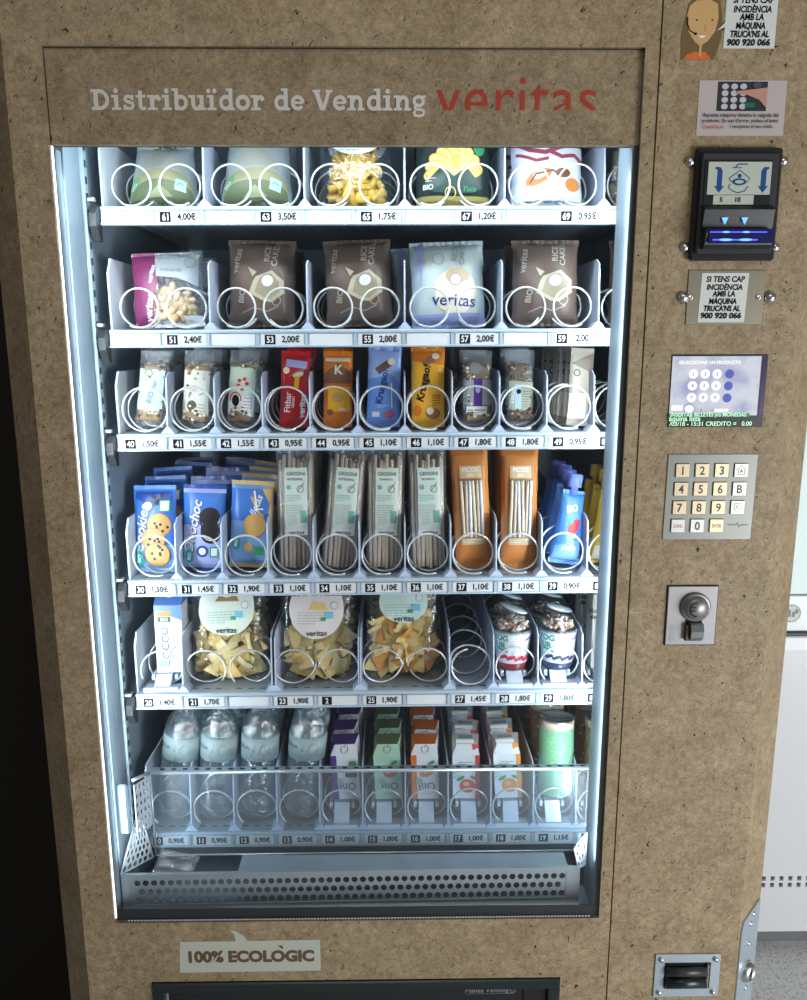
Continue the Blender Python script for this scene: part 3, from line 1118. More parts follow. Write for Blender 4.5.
# delivery hatch
m = M()
for a, b, c, d in ((.052, .723, -.131, -.112), (.052, .072, -.335, -.131), (.703, .723, -.335, -.131), (.072, .703, -.335, -.318)):
    m.box(a, b, -.007, .02, c, d, HATCHG, .002)
hx = part(m, 'delivery_hatch')
m = M()
m.box(.0735, .7015, .004, .010, -.316, -.133, mat('hatch_flap', (.015, .017, .018), .25), .001)
m.box(.0725, .0755, .001, .004, -.316, -.134, STEEL_B); m.box(.0765, .087, .003, .0037, -.316, -.134, BLACK)
m.box(.665, .7015, .001, .0038, -.316, -.134, BLACK)
fl = part(m, 'flap', hx)
m = M()
m.art([(txw('Manea Vending', .072, .604, -.1415, sx=1), K('hatch_text', 150, 152, 155)), (RG(.6465, -.1415, .0042, .0009, 16), K('hatch_text', 150, 152, 155)), (R(.6465, -.1415, .005, .0009), K('hatch_text', 150, 152, 155)), (SK([(.568, -.1465), (.648, -.1465)], .0004), K('hatch_text', 150, 152, 155))], lambda x, z, o=0: (x, .0038 - o, z), .0002)
part(m, 'lettering', hx)

# ================================================================== DELIVERY BIN
db = empty('delivery_bin', (.0, .03, FZ + .55))
tag(db, 'perforated metal catching bin with a clear guard, in front of the lowest tray', 'delivery bin')
m = M()
mp = lambda u, v: (u, 0, v)
z0 = .006
m.box(.003, .757, -.001, .001, .004, .024, STEEL_B)
m.box(.003, .757, -.006, .001, .010, .0145, STEEL_B, .001)
m.box(.003, .757, -.001, .001, .0715, .078, STEEL_B)
m.box(.003, .757, -.001, .004, .078, .0800, STEEL_B)
m.box(.003, .022, -.001, .001, .024, .0715, STEEL_B); m.box(.735, .757, -.001, .001, .024, .0715, STEEL_B)
m.perf(.022, .735, .024, .0715, 52, 3, .0052, mp, STEEL_B)
pf = m.build('perforated_front', db, loc=(0, 0, -.003))
pf.rotation_euler = (0, -.009, 0)
m = M()
m.box(.003, .757, .0, .05, .000, .003, STEEL_B); m.build('bin_floor', db)
m = M(); m.box(.19, .742, .016, .062, .066, .068, STEEL_B); m.box(.19, .742, .060, .062, .045, .068, STEEL_B); m.build('inner_plate', db)
# side arms: perforated triangles that tie the front to the guard
for P00, P10, P01, P11, nv_ in (((.002, .001, .077), (.031, .080, .052), (.013, .055, .138), (.021, .064, .136), 7), ((.7535, .002, .081), (.771, .024, .068), (.7455, .002, .116), (.771, .024, .130), 4)):
    m = M()
    P00, P10, P01, P11 = map(Vector, (P00, P10, P01, P11))
    mpa = lambda u, v: (P00.lerp(P10, u)).lerp(P01.lerp(P11, u), v)
    m.perf(0, 1, 0, 1, 6 if nv_ > 4 else 3, nv_, .058 if nv_ > 4 else .09, mpa, W_METAL)
    for a, b in ((P00, P01), (P10, P11), (P01, P11), (P00, P10)):
        m.tube([a, b], .0011, W_METAL)
    m.build('side_arm', db, solid=.0010)
m = M()
# guard, bin-local: y is world Y - .03
gy = .078
m.box(.036, .788, gy, gy + .003, .056, .214, GUARDM)
m.build('clear_guard', db)
m = M()
m.tube([(.034, gy - .001, .2145), (.788, gy - .001, .2165)], .0032, STEEL_B, 10)
m.box(.036, .788, gy + .004, gy + .016, .2135, .2150, STEEL_B)
for i in range(38):
    m.box(.05 + i * .0195, .058 + i * .0195, gy + .007, gy + .012, .2150, .2154, BLACKM)
m.tube([(.027, .018, .236), (.034, gy - .001, .2145)], .003, STEEL_B, 10)
m.tube([(.037, gy - .0015, .058), (.788, gy - .0015, .060)], .0018, STEEL_B, 8)
m.tube([(.037, gy - .0015, .058), (.036, gy - .0015, .214)], .0018, STEEL_B, 8)
m.build('guard_rail', db)
m = M()
mps = lambda u, v: (.028 + u * .1, .018 + u, .135 + v - u * .3)
m.perf(0, .058, 0, .092, 4, 6, .0042, mps, W_METAL, stagger=False)
m.build('perforated_side', db, solid=.0012)
m = M()
m.box(.004, .022, .004, .012, .146, .235, mat('pad_plastic', (.07, .105, .13), .5), .004)
m.build('side_pad', db)

# ================================================================== TRAYS
PITCH = .0748
X0 = .0212
RY = .12
# name: world z of rail top at left, slope down per metre, labels by cell
rows = {
    6: dict(z=1.1167, sl=-0.0020, lab={1: ('61', '4,00€'), 3: ('63', '3,50€'), 5: ('65', '1,75€'), 7: ('67', '1,20€'), 9: ('69', '0,95€')}, double=True, div=.10, desc='topmost metal tray, holding pouches and chips beneath the header sign'),
    5: dict(z=0.9373, sl=-0.0020, lab={1: ('51', '2,40€'), 3: ('53', '2,00€'), 5: ('55', '2,00€'), 7: ('57', '2,00€'), 9: ('59', '2,00')}, double=True, div=.105, desc='metal tray with nut and brown rice-cake bags, second from the top'),
    4: dict(z=0.7771, sl=-0.0021, lab={i: (str(40 + i), p) for i, p in enumerate(['1,50€', '1,55€', '1,55€', '0,95€', '0,95€', '1,10€', '1,10€', '1,80€', '1,80€', '0,95€'])}, double=False, div=.095, desc='metal tray holding the row of ten small snack bars'),
    3: dict(z=0.5380, sl=-0.0033, lab={i: (str(30 + i), p) for i, p in enumerate(['1,50€', '1,45€', '1,90€', '1,10€', '1,10€', '1,10€', '1,10€', '1,10€', '1,10€', '0,90€'])}, double=False, div=.098, desc='metal tray holding blue biscuit packs and long breadstick packs'),
    2: dict(z=0.3398, sl=-0.0048, lab={0: ('20', '1,40€'), 1: ('21', '1,70€'), 3: ('23', '1,90€'), 4: ('2', ''), 5: ('25', '1,90€'), 7: ('27', '1,45€'), 8: ('28', '1,80€'), 9: ('29', '1,80€')}, double=False, div=.10, desc='metal tray holding tortilla-chip bags, one empty coil and lidded cups'),
    1: dict(z=0.0805, sl=0.0005, lab={i: (str(10 + i), p) for i, p in enumerate(['0,90€', '0,90€', '0,90€', '0,90€', '1,00€', '1,00€', '1,00€', '1,00€', '1,00€', '1,15€'])}, double=False, div=.115, desc='lowest metal tray, holding water bottles and juice cartons behind the clear guard'),
}
rows[4]['lab'][10] = ('86', ''); rows[3]['lab'][10] = ('84', ''); rows[2]['lab'][10] = ('82', ''); rows[1]['lab'][10] = ('80', '')

COILS = {}


def coil_mesh(rad, hand, turns, pit, ph=0.0, ft=.9):
    key = (rad, hand, turns, ph, ft)
    if key not in COILS:
        m = M()
        pts = []
        n = int(turns * 28)
        for i in range(n + 1):
            a = hand * (2 * pi * i / 28) + ph
            tt = i / 28
            pts.append((rad * cos(a), tt * .012 if tt < ft else .012 * ft + (tt - ft) * pit, rad * sin(a)))
        m.tube(pts, .00165, WIRE, 6)
        o = m.build('coil')
        COILS[key] = o.data
        bpy.data.objects.remove(o)
    return COILS[key]


def child(name, me, parent, loc):
    o = bpy.data.objects.new(name, me)
    COL.objects.link(o)
    o.parent = parent
    o.location = loc
    return o


def divider_mesh(h, length):
    m = M()
    # outline in y,z
    m.prism_x([(.004, 0), (length, 0), (length, h), (.030, h), (.012, h - .008), (.004, .02)], -.0011, .0011, DIVM)
    m.prism([(-.011, 0), (.011, 0), (.0025, .010), (-.0025, .010)], .003, .030, DIVM)
    o = m.build('divider')
    me = o.data
    bpy.data.objects.remove(o)
    return me


def lifter_mesh(front_h, back_h):
    m = M()
    m.prism_x([(.006, 0), (.022, 0), (.110, back_h - .012), (.110, back_h), (.030, back_h), (.010, .006)], -.0135, .0135, LIFTM)
    m.prism_x([(.004, 0), (.030, 0), (.030, .004), (.004, .008)], -.029, .029, LIFTM)
    for sx in (-.0225, .0165):
        m.box(sx, sx + .006, .030, .110, back_h - .012, back_h - .001, LIFTM, .001)
    for i in range(3):
        x = -.008 + i * .008
        m.box(x - .0012, x + .0012, .0302, .034, .005, back_h, LIFTM)
    o = m.build('product_lifter')
    me = o.data
    bpy.data.objects.remove(o)
    return me


LIFT1 = lifter_mesh(.0, .036)
LIFT2 = lifter_mesh(.0, .022)
TR = {}
for r_, d in rows.items():
    z = d['z']
    t = empty('product_tray', (X0, RY, z))
    t.rotation_euler = (0, math.atan(d['sl']), 0)
    tag(t, d['desc'], 'tray', 'trays of the machine')
    TR[r_] = t
    W = PITCH * 11
    m = M()
    m.box(-.003, W, .004, .56, -.004, -.0005, TRAYM)
    for k in range(11):
        for j in range(3):
            x = PITCH * k + .012 + j * .02
            m.box(x, x + .010, .016, .018, -.0004, -.0001, BLACKM)
    m.build('tray_floor', t)
    m = M()
    m.prism_x([(.006, -.002), (.060, -.002), (.56, -.002), (.56, d['div'] * .95), (.02, d['div'] * 1.02), (.006, d['div'] * .80)], -.0035, -.0005, W_METAL)
    m.build('tray_side', t)
    m = M()
    # price rail profile
    m.prism_x([(.004, .0), (-.0015, .0), (-.0030, -.0015), (-.0030, -.0045), (-.0005, -.0060), (-.0020, -.0230), (-.0055, -.0242), (-.0055, -.0262), (-.0020, -.0270), (.004, -.0270)], -.0035, W, RAILM)
    m.build('price_rail', t)
    dm = divider_mesh(d['div'], .5)
    for k in range(1, 11):
        if d['double'] and k % 2: continue
        if r_ == 2 and k in (2, 4, 6): continue
        child('divider', dm, t, (PITCH * k, 0, 0))
    if r_ == 2:
        pass
    # labels
    for k in range(11):
        m = M()
        x = PITCH * k + .003
        w = .0665
        yy = -.0016
        m.prism([(x, -.0235), (x + w, -.0235), (x + w, -.0068), (x, -.0068)], yy - .0012, yy + .0006, PLATE_W)
        m.prism([(x + w + .0012, -.0245), (x + w + .0050, -.0245), (x + w + .0050, -.0060), (x + w + .0012, -.0060)], yy - .003, yy + .0006, RAILM)
        it = []
        if k in d['lab']:
            nb, pr = d['lab'][k]
            it = [(R(x + .0145, -.0152, .0165, .0145), INK), (TX(nb, x + .0145, -.0152, .0135, bold=.02, sx=.85), WHITE)]
            if pr: it.append((TX(pr, x + .046, -.0152, .0132, bold=.032, sx=.88), INK))
        if it:
            m.art(it, lambda a, b, o=0: (a, yy - .0012 - o, b), .0002, .0001)
        m.build('price_label', t)
    # coils
    if r_ in (5, 6):
        for k in range(11):
            rad = .0300
            lx = PITCH * k + (.0385 if k % 2 == 0 else .0365)
            me = coil_mesh(rad, 1 if k % 2 == 0 else -1, 5.9, .075, -pi / 2 - .5 if k % 2 == 0 else -pi / 2 + .5)
            child('coil', me, t, (lx, .012, rad + .003))
    else:
        for k in range(11):
            rad = .0335 if r_ != 4 else .0345
            hand = -1
            ph = -1.15
            if r_ == 2:
                if k in (1, 3, 5): ph, hand = (-.6 if k == 1 else .15), 1
                elif k in (2, 4, 6): ph, hand = (pi + .7 if k == 2 else pi - .1), -1
                elif k == 0: ph = -2.7
                elif k in (8, 9): ph = -2.4
                elif k == 7: ph, hand = pi / 2 + .2, 1
            if r_ == 1: ph, hand = -2.3, -1
            me = coil_mesh(rad, hand, 8.2 if r_ == 4 else 6, {4: .05}.get(r_, .072), ph, {1: .52, 2: .52 if k != 7 else .9}.get(r_, .9))
            child('coil', me, t, (PITCH * (k + .5), .010, rad + .003))
            if r_ == 2 and k == 7:
                q = M(); q.tube([(rad * cos(ph + a), 0 - .0, rad * sin(ph + a) * 1.0) for a in (0, -.2, -.4)], .0015, WIRE, 6)
    if r_ == 1:
        for k in (4, 5, 6, 7, 8, 9, 10): child('product_lifter', LIFT1, t, (PITCH * (k + .5), 0, 0))
    if r_ == 2:
        for k in (0, 8, 9, 10): child('product_lifter', LIFT2, t, (PITCH * (k + .5), 0, 0))
    # clip that carries the tray's left end
    m = M()
    m.prism_x([(-.020, -.030), (-.006, -.050), (.004, -.050), (.004, .0), (-.010, .0), (-.020, -.012)], -.0150, -.0045, DGREY)
    m.box(-.0150, -.0045, -.022, -.012, .004, .010, STEEL, .001)
    m.build('tray_clip', t)

# ================================================================== PRODUCTS
ORD = ['front', 'second', 'third', 'fourth', 'fifth', 'sixth', 'seventh']


def put(tpl, used, row, cx, Y, lift=0.0, roll=0, lean=0, yaw=0, halfw=.03):
    o = tpl if not used[0] else dup(tpl)
    used[0] = True
    d = rows[row]
    z = d['z'] - (cx - X0) * d['sl']
    z += lift + abs(sin(RD(roll))) * halfw + .0008
    o.rotation_euler = (RD(-lean), RD(roll) + math.atan(d['sl']), RD(yaw))
    o.location = (cx, Y, z)
    return o


def queue(tpl, row, px, n, what, num, cat, grp, Y=.165, dy=.072, lift=0.0, roll=0, lean=8, yaw=0, halfw=.03, jit=2.0, xs=None, leans=None, zjit=0, notes=None):
    """the packs waiting one behind another in one lane"""
    used = [False]
    rr = random.Random(int(px * 10) + row)
    X = px
    where = 'above price label ' + num
    for i in range(n):
        rl = roll + (rr.uniform(-jit, jit) if i else 0)
        ox = (rr.uniform(-.003, .003) if i else 0) + (xs[i] if xs else 0)
        o = put(tpl, used, row, X + ox, Y + dy * i, lift + (rr.uniform(0, zjit) if i else 0), rl, (leans[i] if leans else lean) + (rr.uniform(-2, 2) if i else 0), yaw + (rr.uniform(-3, 3) if i else 0), halfw)
        if n == 1: lab = f'{what} {where}'
        else: lab = f'{what} {where}, {ORD[i]} of its queue' if i else f'{what} {where}, at the front'
        tag(o, lab, cat, grp)


def bag(m, w, h, t, mt, seal=.009, sd=0, nu=16, nv=22, wr=.0012, taper=0.0, fat=0.0, bands=None, gather=.05, pw=3.0, seal_mat=None, flatbot=False):
    rr = random.Random(sd)
    ph = [(rr.uniform(25, 90), rr.uniform(-60, 60), rr.uniform(0, 6), rr.uniform(.4, 1)) for _ in range(5)]
    sv = seal / h

    def pv(v):
        if v >= 1 - sv: return 0
        if flatbot:
            s = v / (1 - sv)
            return (1 - s ** 2.2) ** .6 * (1 + fat * (.5 - s))
        if v <= sv: return 0
        s = (v - sv) / (1 - 2 * sv)
        return sin(pi * s) ** .42 * (1 + fat * (.5 - s))

    def surf(x, z, side=1, o=0):
        u = max(-1, min(1, x / (w / 2)))
        v = max(0, min(1, z / h))
        a = pv(v)
        b = max(0.0, 1 - abs(u) ** pw) ** .5
        y = t / 2 * a * b
        env = (1 - abs(u) ** 4)
        k = sum(q[3] * sin(q[0] * x + q[1] * z * 1.3 + q[2]) for q in ph) / 2.2
        y += wr * k * env * (.35 + .65 * a)
        if a == 0: y = wr * .5 * sin(x * 300) * env + .0003
        sx = 1 - gather * a * (1 - abs(u)) * 0 - taper * v - gather * a * .5
        wave = 1 + (.010 * sin(z * 95 + ph[0][2]) + .008 * sin(z * 210 + ph[1][2]))
        return (u * w / 2 * sx * wave, -side * (y + o), z)
    for side in (1, -1):
        vs = [surf(w * (i / nu - .5), h * j / nv, side) for j in range(nv + 1) for i in range(nu + 1)]
        for j in range(nv):
            zc = (j + .5) / nv
            mm = mt
            if seal_mat and (zc > 1 - sv or zc < sv): mm = seal_mat
            if bands:
                for lo, hi, bm in bands:
                    if lo <= zc < hi: mm = bm
            fs = []
            for i in range(nu):
                a = j * (nu + 1) + i
                q = (a, a + 1, a + nu + 2, a + nu + 1)
                fs.append(q if side > 0 else q[::-1])
            m.add([vs[i] for q in fs for i in q], [tuple(range(4 * k, 4 * k + 4)) for k in range(len(fs))], mm, False) if False else m._grid(vs, fs, mm)
    if flatbot:
        bs = [surf(w * (i / nu - .5), 0, 1) for i in range(nu + 1)] + [surf(w * (i / nu - .5), 0, -1) for i in range(nu + 1)]
        m.add(bs, [(i + 1, i, nu + 1 + i, nu + 2 + i) for i in range(nu)], mt)
    return lambda x, z, o=0: surf(x, z, 1, o)


def _grid(s, vs, fs, mm):
    idx = sorted({i for q in fs for i in q})
    mpx = {i: k for k, i in enumerate(idx)}
    s.add([vs[i] for i in idx], [tuple(mpx[i] for i in q) for q in fs], mm, True)


M._grid = _grid


def chips(m, w, h, t, n, mats, size=.034, sd=1, z0=.01, shape='tri'):
    rr = random.Random(sd)
    for i in range(n):
        f = i / n
        for _ in range(20):
            x, y, z = rr.uniform(-1, 1), rr.uniform(-1, 1), rr.uniform(0, 1)
            env = 1 if z < .55 else 1.5 - z
            if x * x + y * y < max(env, .2): break
        p = Vector((x * (w / 2 - size * .45), y * (t / 2 - size * .15) * (1 - abs(x) ** 2 * .6), z0 + size * .3 + z * (h - size * .7)))
        R_ = Matrix.Rotation(rr.uniform(0, 6.28), 4, 'Y') @ Matrix.Rotation(rr.gauss(0, .42), 4, 'X') @ Matrix.Rotation(rr.gauss(0, .35), 4, 'Z')
        T = m.T
        m.T = T @ Matrix.Translation(p) @ R_
        mm = rr.choice(mats)
        s = size * rr.uniform(.75, 1.1)
        if shape == 'tri':
            # gently curved corn triangle
            N = 4
            vs, fs, ids = [], [], {}
            A, B, C = Vector((-.5, -.3)), Vector((.5, -.3)), Vector((0, .55))
            for sd_ in (0, 1):
                for a in range(N + 1):
                    for b in range(N + 1 - a):
                        c = N - a - b
                        q = (A * a + B * b + C * c) / N
                        if max(a, b, c) == N: q *= .86
                        ids[sd_, a, b] = len(vs)
                        vs.append((q.x * s, (q.x ** 2 + q.y ** 2) * s * .45 + sd_ * .0016 + rr.uniform(-.0004, .0004), q.y * s))
            for sd_ in (0, 1):
                for a in range(N):
                    for b in range(N - a):
                        f3 = (ids[sd_, a, b], ids[sd_, a + 1, b], ids[sd_, a, b + 1])
                        fs.append(f3 if sd_ else f3[::-1])
                        if b < N - a - 1:
                            f3 = (ids[sd_, a + 1, b], ids[sd_, a + 1, b + 1], ids[sd_, a, b + 1])
                            fs.append(f3 if sd_ else f3[::-1])
            m.add(vs, fs, mm, True)
        elif shape == 'nut':
            m.ball((0, 0, 0), s * .5, s * .3, s * .34, mm, 8)
        elif shape == 'penne':
            m.tube([(-s * .5, 0, 0), (s * .5, 0, s * .06)], s * .16, mm, 8)
        m.T = T


def sticks(m, w, t, h, n, mats, sd=1, r=.0034):
    rr = random.Random(sd)
    for i in range(n):
        x = (i % 8 - 3.5) / 3.5 * (w / 2 - r * 1.6) + rr.uniform(-.001, .001)
        y = ((i // 8) - 1) * (t / 2 - r * 1.5) * (1 - abs(x / (w / 2)) ** 3)
        top = h - rr.uniform(0, .018)
        dx = rr.uniform(-.002, .002)
        m.tube([(x, y, .004 + rr.uniform(0, .004)), (x + dx, y + rr.uniform(-.001, .001), h * .5), (x + dx * 1.5, y, top)], r * rr.uniform(.85, 1.1), rr.choice(mats), 7)


# ---- row 3: blue biscuit packs -------------------------------------------------
BLUE = K('pack_blue', 58, 112, 190, .3); BLUE_D = K('pack_deep_blue', 30, 66, 140, .3); BLUE_L = K('pack_light_blue', 120, 165, 215, .3)
BISC = K('biscuit', 205, 160, 95); BISC_D = K('biscuit_dark', 160, 110, 60); CHOC = K('chocolate', 35, 28, 30); CREAM = K('cream', 235, 225, 200)
WH = K('pack_white', 225, 230, 235, .35); GRN = K('badge_green', 60, 150, 100); TEAL = K('badge_teal', 40, 150, 150); YEL = K('pack_yellow', 235, 175, 40, .3)
ORG = K('pack_orange', 215, 120, 35, .3); PURP = K('pack_purple', 90, 50, 140, .3); GOLD = K('pack_gold', 200, 170, 110, .3)
LAV = K('pack_lavender', 165, 175, 225, .3)


def cookie(cx, cz, r, m1=BISC, dark=CHOC, sd=1):
    rr = random.Random(sd)
    out = [(EL(cx, cz, r * 1.06, r * 1.06), BISC_D), (EL(cx, cz, r, r), m1)]
    for _ in range(7):
        a, q = rr.uniform(0, 6.3), rr.uniform(.1, .8) * r
        out.append((EL(cx + q * cos(a), cz + q * sin(a), r * .13, r * .13, 8), dark))
    return out


def cookies_pack(kind):
    m = M()
    w, h, t = .071, .146, .030
    mt = {0: BLUE, 1: LAV, 2: BLUE_L}[kind]
    mp = bag(m, w, h, t, mt, sd=kind + 3, seal_mat={0: BLUE, 1: BLUE_D, 2: GOLD}[kind], bands=[(.55, .93, {0: BLUE, 1: BLUE, 2: BLUE}[kind])] if kind != 0 else [(.0, .3, BLUE_L)])
    if kind == 0:
        it = [(PL([(-.03, .135), (.03, .135), (.03, .120), (.0, .110), (-.03, .125)]), BLUE_D), (TX('Cookies', -.021, .075, .024, rot=82, bold=.01, shear=.25), CREAM)]
        it += cookie(.010, .080, .019, sd=2) + cookie(.000, .056, .019, sd=5) + cookie(.006, .030, .020, sd=8)
        it += [(R(.020, .112, .018, .020), GRN), (R(.020, .112, .013, .015), WH), (EL(-.008, .112, .007, .007), CREAM), (EL(-.025, .024, .008, .014), TEAL), (TX('BIO', -.025, .024, .009, rot=80, bold=.02), WH)]
        for a, b in ((.0, .128), (.008, .124), (.014, .130), (.005, .118)): it.append((EL(a, b, .003, .0035, 8), CHOC))
    elif kind == 1:
        it = [(TX('Oriochoc', -.016, .076, .0230, rot=80, bold=.03, shear=.3), INK), (TX('Oriochoc', -.017, .077, .0230, rot=80, bold=.02, shear=.3), WH)]
        for c in ((.012, .090), (.014, .068)):
            it += [(EL(c[0], c[1] - .003, .017, .017), CHOC), (EL(c[0] + .001, c[1], .0165, .015), CREAM), (EL(c[0], c[1] + .003, .017, .016), CHOC)]
        it += [(EL(.0, .035, .010, .010), BLUE_D), (EL(.0, .035, .006, .006), WH), (R(.020, .034, .014, .018), GRN), (R(.020, .034, .010, .013), WH), (EL(-.023, .026, .008, .012), TEAL), (TX('BIO', -.023, .026, .008, rot=80, bold=.02), WH)]
    else:
        it = [(PL([(.010, .146), (.0355, .146), (.0355, .01), (.026, .01), (.030, .11)]), GOLD), (SK([(.0, .12), (.012, .095), (.022, .088)], .004), GOLD), (SK([(.004, .13), (.010, .10), (.02, .10)], .003), CREAM),
              (TX('Galletas', .005, .098, .017, rot=70, shear=.3, bold=.01), WH)] + [(EL(.008, .072, .020, .020), BISC_D), (EL(.007, .073, .019, .019), BISC), (EL(.007, .073, .012, .012), CREAM)][:2]
        it += [(EL(-.003, .036, .008, .008), GOLD), (R(.015, .030, .016, .015), GRN), (EL(-.024, .042, .008, .012), TEAL), (TX('BIO', -.024, .042, .008, rot=80, bold=.02), WH)]
    m.art(it, mp, .0006, .00012, .006)
    return m.build('biscuit_pack')


GP3 = 'blue biscuit packs'
queue(cookies_pack(0), 3, at(157, 577, .165).x, 5, 'blue chocolate-chip biscuit pack', '30', 'biscuits', GP3, Y=.165, dy=.06, lean=9, jit=4, zjit=.012, halfw=.035, xs=[0, .006, .010, .012, .016])
queue(cookies_pack(1), 3, at(204, 577, .165).x, 5, 'lavender-blue sandwich-biscuit pack', '31', 'biscuits', GP3, Y=.165, dy=.06, lean=9, roll=2, jit=4, zjit=.012, halfw=.01, xs=[0, .004, .008, .006, .01])
queue(cookies_pack(2), 3, at(251, 577, .165).x, 4, 'blue and gold plain biscuit pack', '32', 'biscuits', GP3, Y=.165, dy=.066, lean=7, roll=3, jit=4, lift=.006, halfw=.02)

# ---- row 3: breadsticks
BRD1 = K('breadstick_grey', 200, 185, 170, .7); BRD2 = K('breadstick_brown', 172, 148, 128, .7); BRD3 = K('breadstick_pale', 222, 205, 175, .7)
LABG = K('label_mint', 205, 222, 212, .5); LABT = K('label_teal', 120, 175, 165, .5)


def grissini(kind):
    m = M()
    w, h, t = .064, .205, .036
    mp = bag(m, w, h, t, CLEAR_W, sd=kind + 11, seal=.012, wr=.0014, pw=4)
    o = m.build('breadstick_pack')
    m = M(); sticks(m, w * .92, t * .8, h * .97, 24, [BRD1, BRD2, BRD1] if kind == 0 else [BRD1, BRD3, BRD1], sd=kind + 1)
    m.build('breadsticks', o)
    m = M()
    lw = .038
    cx = .002
    second = 'INTEGRAL' if kind == 0 else 'DE ESPELTA'
    it = [(R(cx, .118, lw, .112), LABG), (txw('GRISSINI', .031, cx, .164, bold=.01), INK), (txw(second, .022 if kind else .026, cx - .001, .155, bold=.01), INK),
          (RG(cx + .008, .139, .0055, .0008), INK), (SK([(cx + .004, .136), (cx + .014, .150)], .0009), INK), (EL(cx - .012, .142, .004, .004), LABT), (LN(cx - .004, .128, .024, 4, .003, .0009, 3), LABT),
          (LN(cx - .003, .112, .028, 6, .003, .0007, 5), GREY), (R(cx + .012, .093, .010, .020), LABT), (LN(cx - .007, .094, .016, 6, .003, .0007, 8), GREY),
          (R(cx - .001, .067, .038, .010), WH), (txw('veritas', .026, cx, .067, bold=.01), INK)]
    mp2 = lambda x, z, o_=0: mp(x, z, .0004 + o_)
    m.art(it, mp2, .0006, .00012, .006)
    m.build('paper_label', o)
    return o


g3 = 'clear breadstick packs'
queue(grissini(0), 3, at(298, 577, .165).x, 3, 'clear wholemeal breadstick pack', '33', 'breadsticks', g3, dy=.075, lean=4, jit=2, lift=.002)
queue(grissini(0), 3, at(340, 577, .165).x, 3, 'clear wholemeal breadstick pack, top leaning right,', '34', 'breadsticks', g3, dy=.075, lean=4, roll=5, jit=2, halfw=.02)
queue(grissini(1), 3, at(385, 577, .165).x, 3, 'clear spelt breadstick pack', '35', 'breadsticks', g3, dy=.075, lean=4, roll=1)
queue(grissini(1), 3, at(429, 577, .165).x, 3, 'clear spelt breadstick pack', '36', 'breadsticks', g3, dy=.075, lean=4, roll=-1)

KR_O = K('pack_kraft_orange', 200, 125, 60, .35)


def orange_sticks(k):
    m = M()
    w, h, t = .062, .212, .036
    mp = bag(m, w, h, t, KR_O, sd=20 + k, seal=.012, wr=.0018)
    it = [(PL([(-.022, .050), (.020, .045), (.021, .176), (-.019, .176)]), K('window_shadow', 150, 110, 70)), (R(.0, .166, .036, .020), K('beige_band', 205, 180, 140)), (TX('PICOS', 0, .170, .010, bold=.02), WH), (TX('BIO', 0, .161, .007, bold=.02), WH),
          (EL(-.012, .148, .006, .006), K('badge_grey', 160, 165, 160)), (R(0, .050, .040, .012), K('beige_band', 205, 180, 140)), (LN(0, .052, .034, 2, .004, .0012, 4), WH)]
    m.art(it, mp, .0006, .00012, .006)
    o = m.build('breadstick_pack')
    m = M()
    rr = random.Random(k)
    for i in range(6):
        x = -.016 + i * .0064
        n = 8
        pts = []
        dx = rr.uniform(-.003, .003)
        for j in range(n + 1):
            z = .058 + (.152 - .058) * j / n
            pts.append(mp(x + dx * (j / n - .5), z, .0018))
        m.tube(pts, .0027, [BRD3, BRD1, WH][i % 3], 7)
    m.build('breadsticks', o)
    return o


queue(orange_sticks(1), 3, at(474, 577, .165).x, 3, 'orange breadstick bag', '37', 'breadsticks', 'orange breadstick bags', dy=.075, lean=4, roll=-3, halfw=.02)
queue(orange_sticks(2), 3, at(518, 577, .165).x, 3, 'orange breadstick bag', '38', 'breadsticks', 'orange breadstick bags', dy=.075, lean=4, roll=0)


def spout_pouch(k):
    body, cap, acc = ((K('pouch_blue', 70, 130, 205, .3), K('cap_blue', 110, 130, 220, .35), RED), (K('pouch_yellow', 225, 185, 60, .3), K('cap_yellow', 235, 200, 90, .35), ORG))[k]
    m = M()
    mp = bag(m, .056, .125, .034, body, sd=30 + k, seal=.006, taper=.35, fat=.6)
    it = [(PL([(-.026, .006), (.026, .006), (.02, .045), (-.024, .03)]), BLUE_L if k == 0 else CREAM), (EL(.004, .062, .012, .009, rot=30), acc), (EL(.011, .072, .007, .006), acc), (EL(-.004, .074, .005, .004), GRN), (EL(.006, .050, .006, .004), YEL),
          (TX('BIO', -.002, .095, .016, rot=10, bold=.02), WH), (TX('mela', .0, .030, .013, rot=8, bold=.02), WH)]
    m.art(it, mp, .0006, .00012, .006)
    o = m.build('spout_pouch')
    m = M()
    m.T = Matrix.Translation((0, 0, .122))
    m.lathe([(.006, -.004), (.006, .008), (.0115, .009), (.0120, .028), (.0105, .031), (0, .031)], cap, 20)
    m.build('cap', o)
    return o


queue(spout_pouch(0), 3, at(563, 577, .165).x, 4, 'blue squeeze pouch with a blue cap', '39', 'pouch', 'spouted pouches', dy=.05, lean=8, roll=8, halfw=.02, jit=1, lift=.006)
queue(spout_pouch(1), 3, at(603, 577, .165).x, 3, 'yellow squeeze pouch with a yellow cap', '84', 'pouch', 'spouted pouches', dy=.05, lean=8, roll=6, halfw=.02, jit=1, lift=.006)

# ---- row 4: bars
GRAN1 = K('granola', 150, 125, 95, .7); GRAN2 = K('granola_dark', 90, 72, 55, .7)


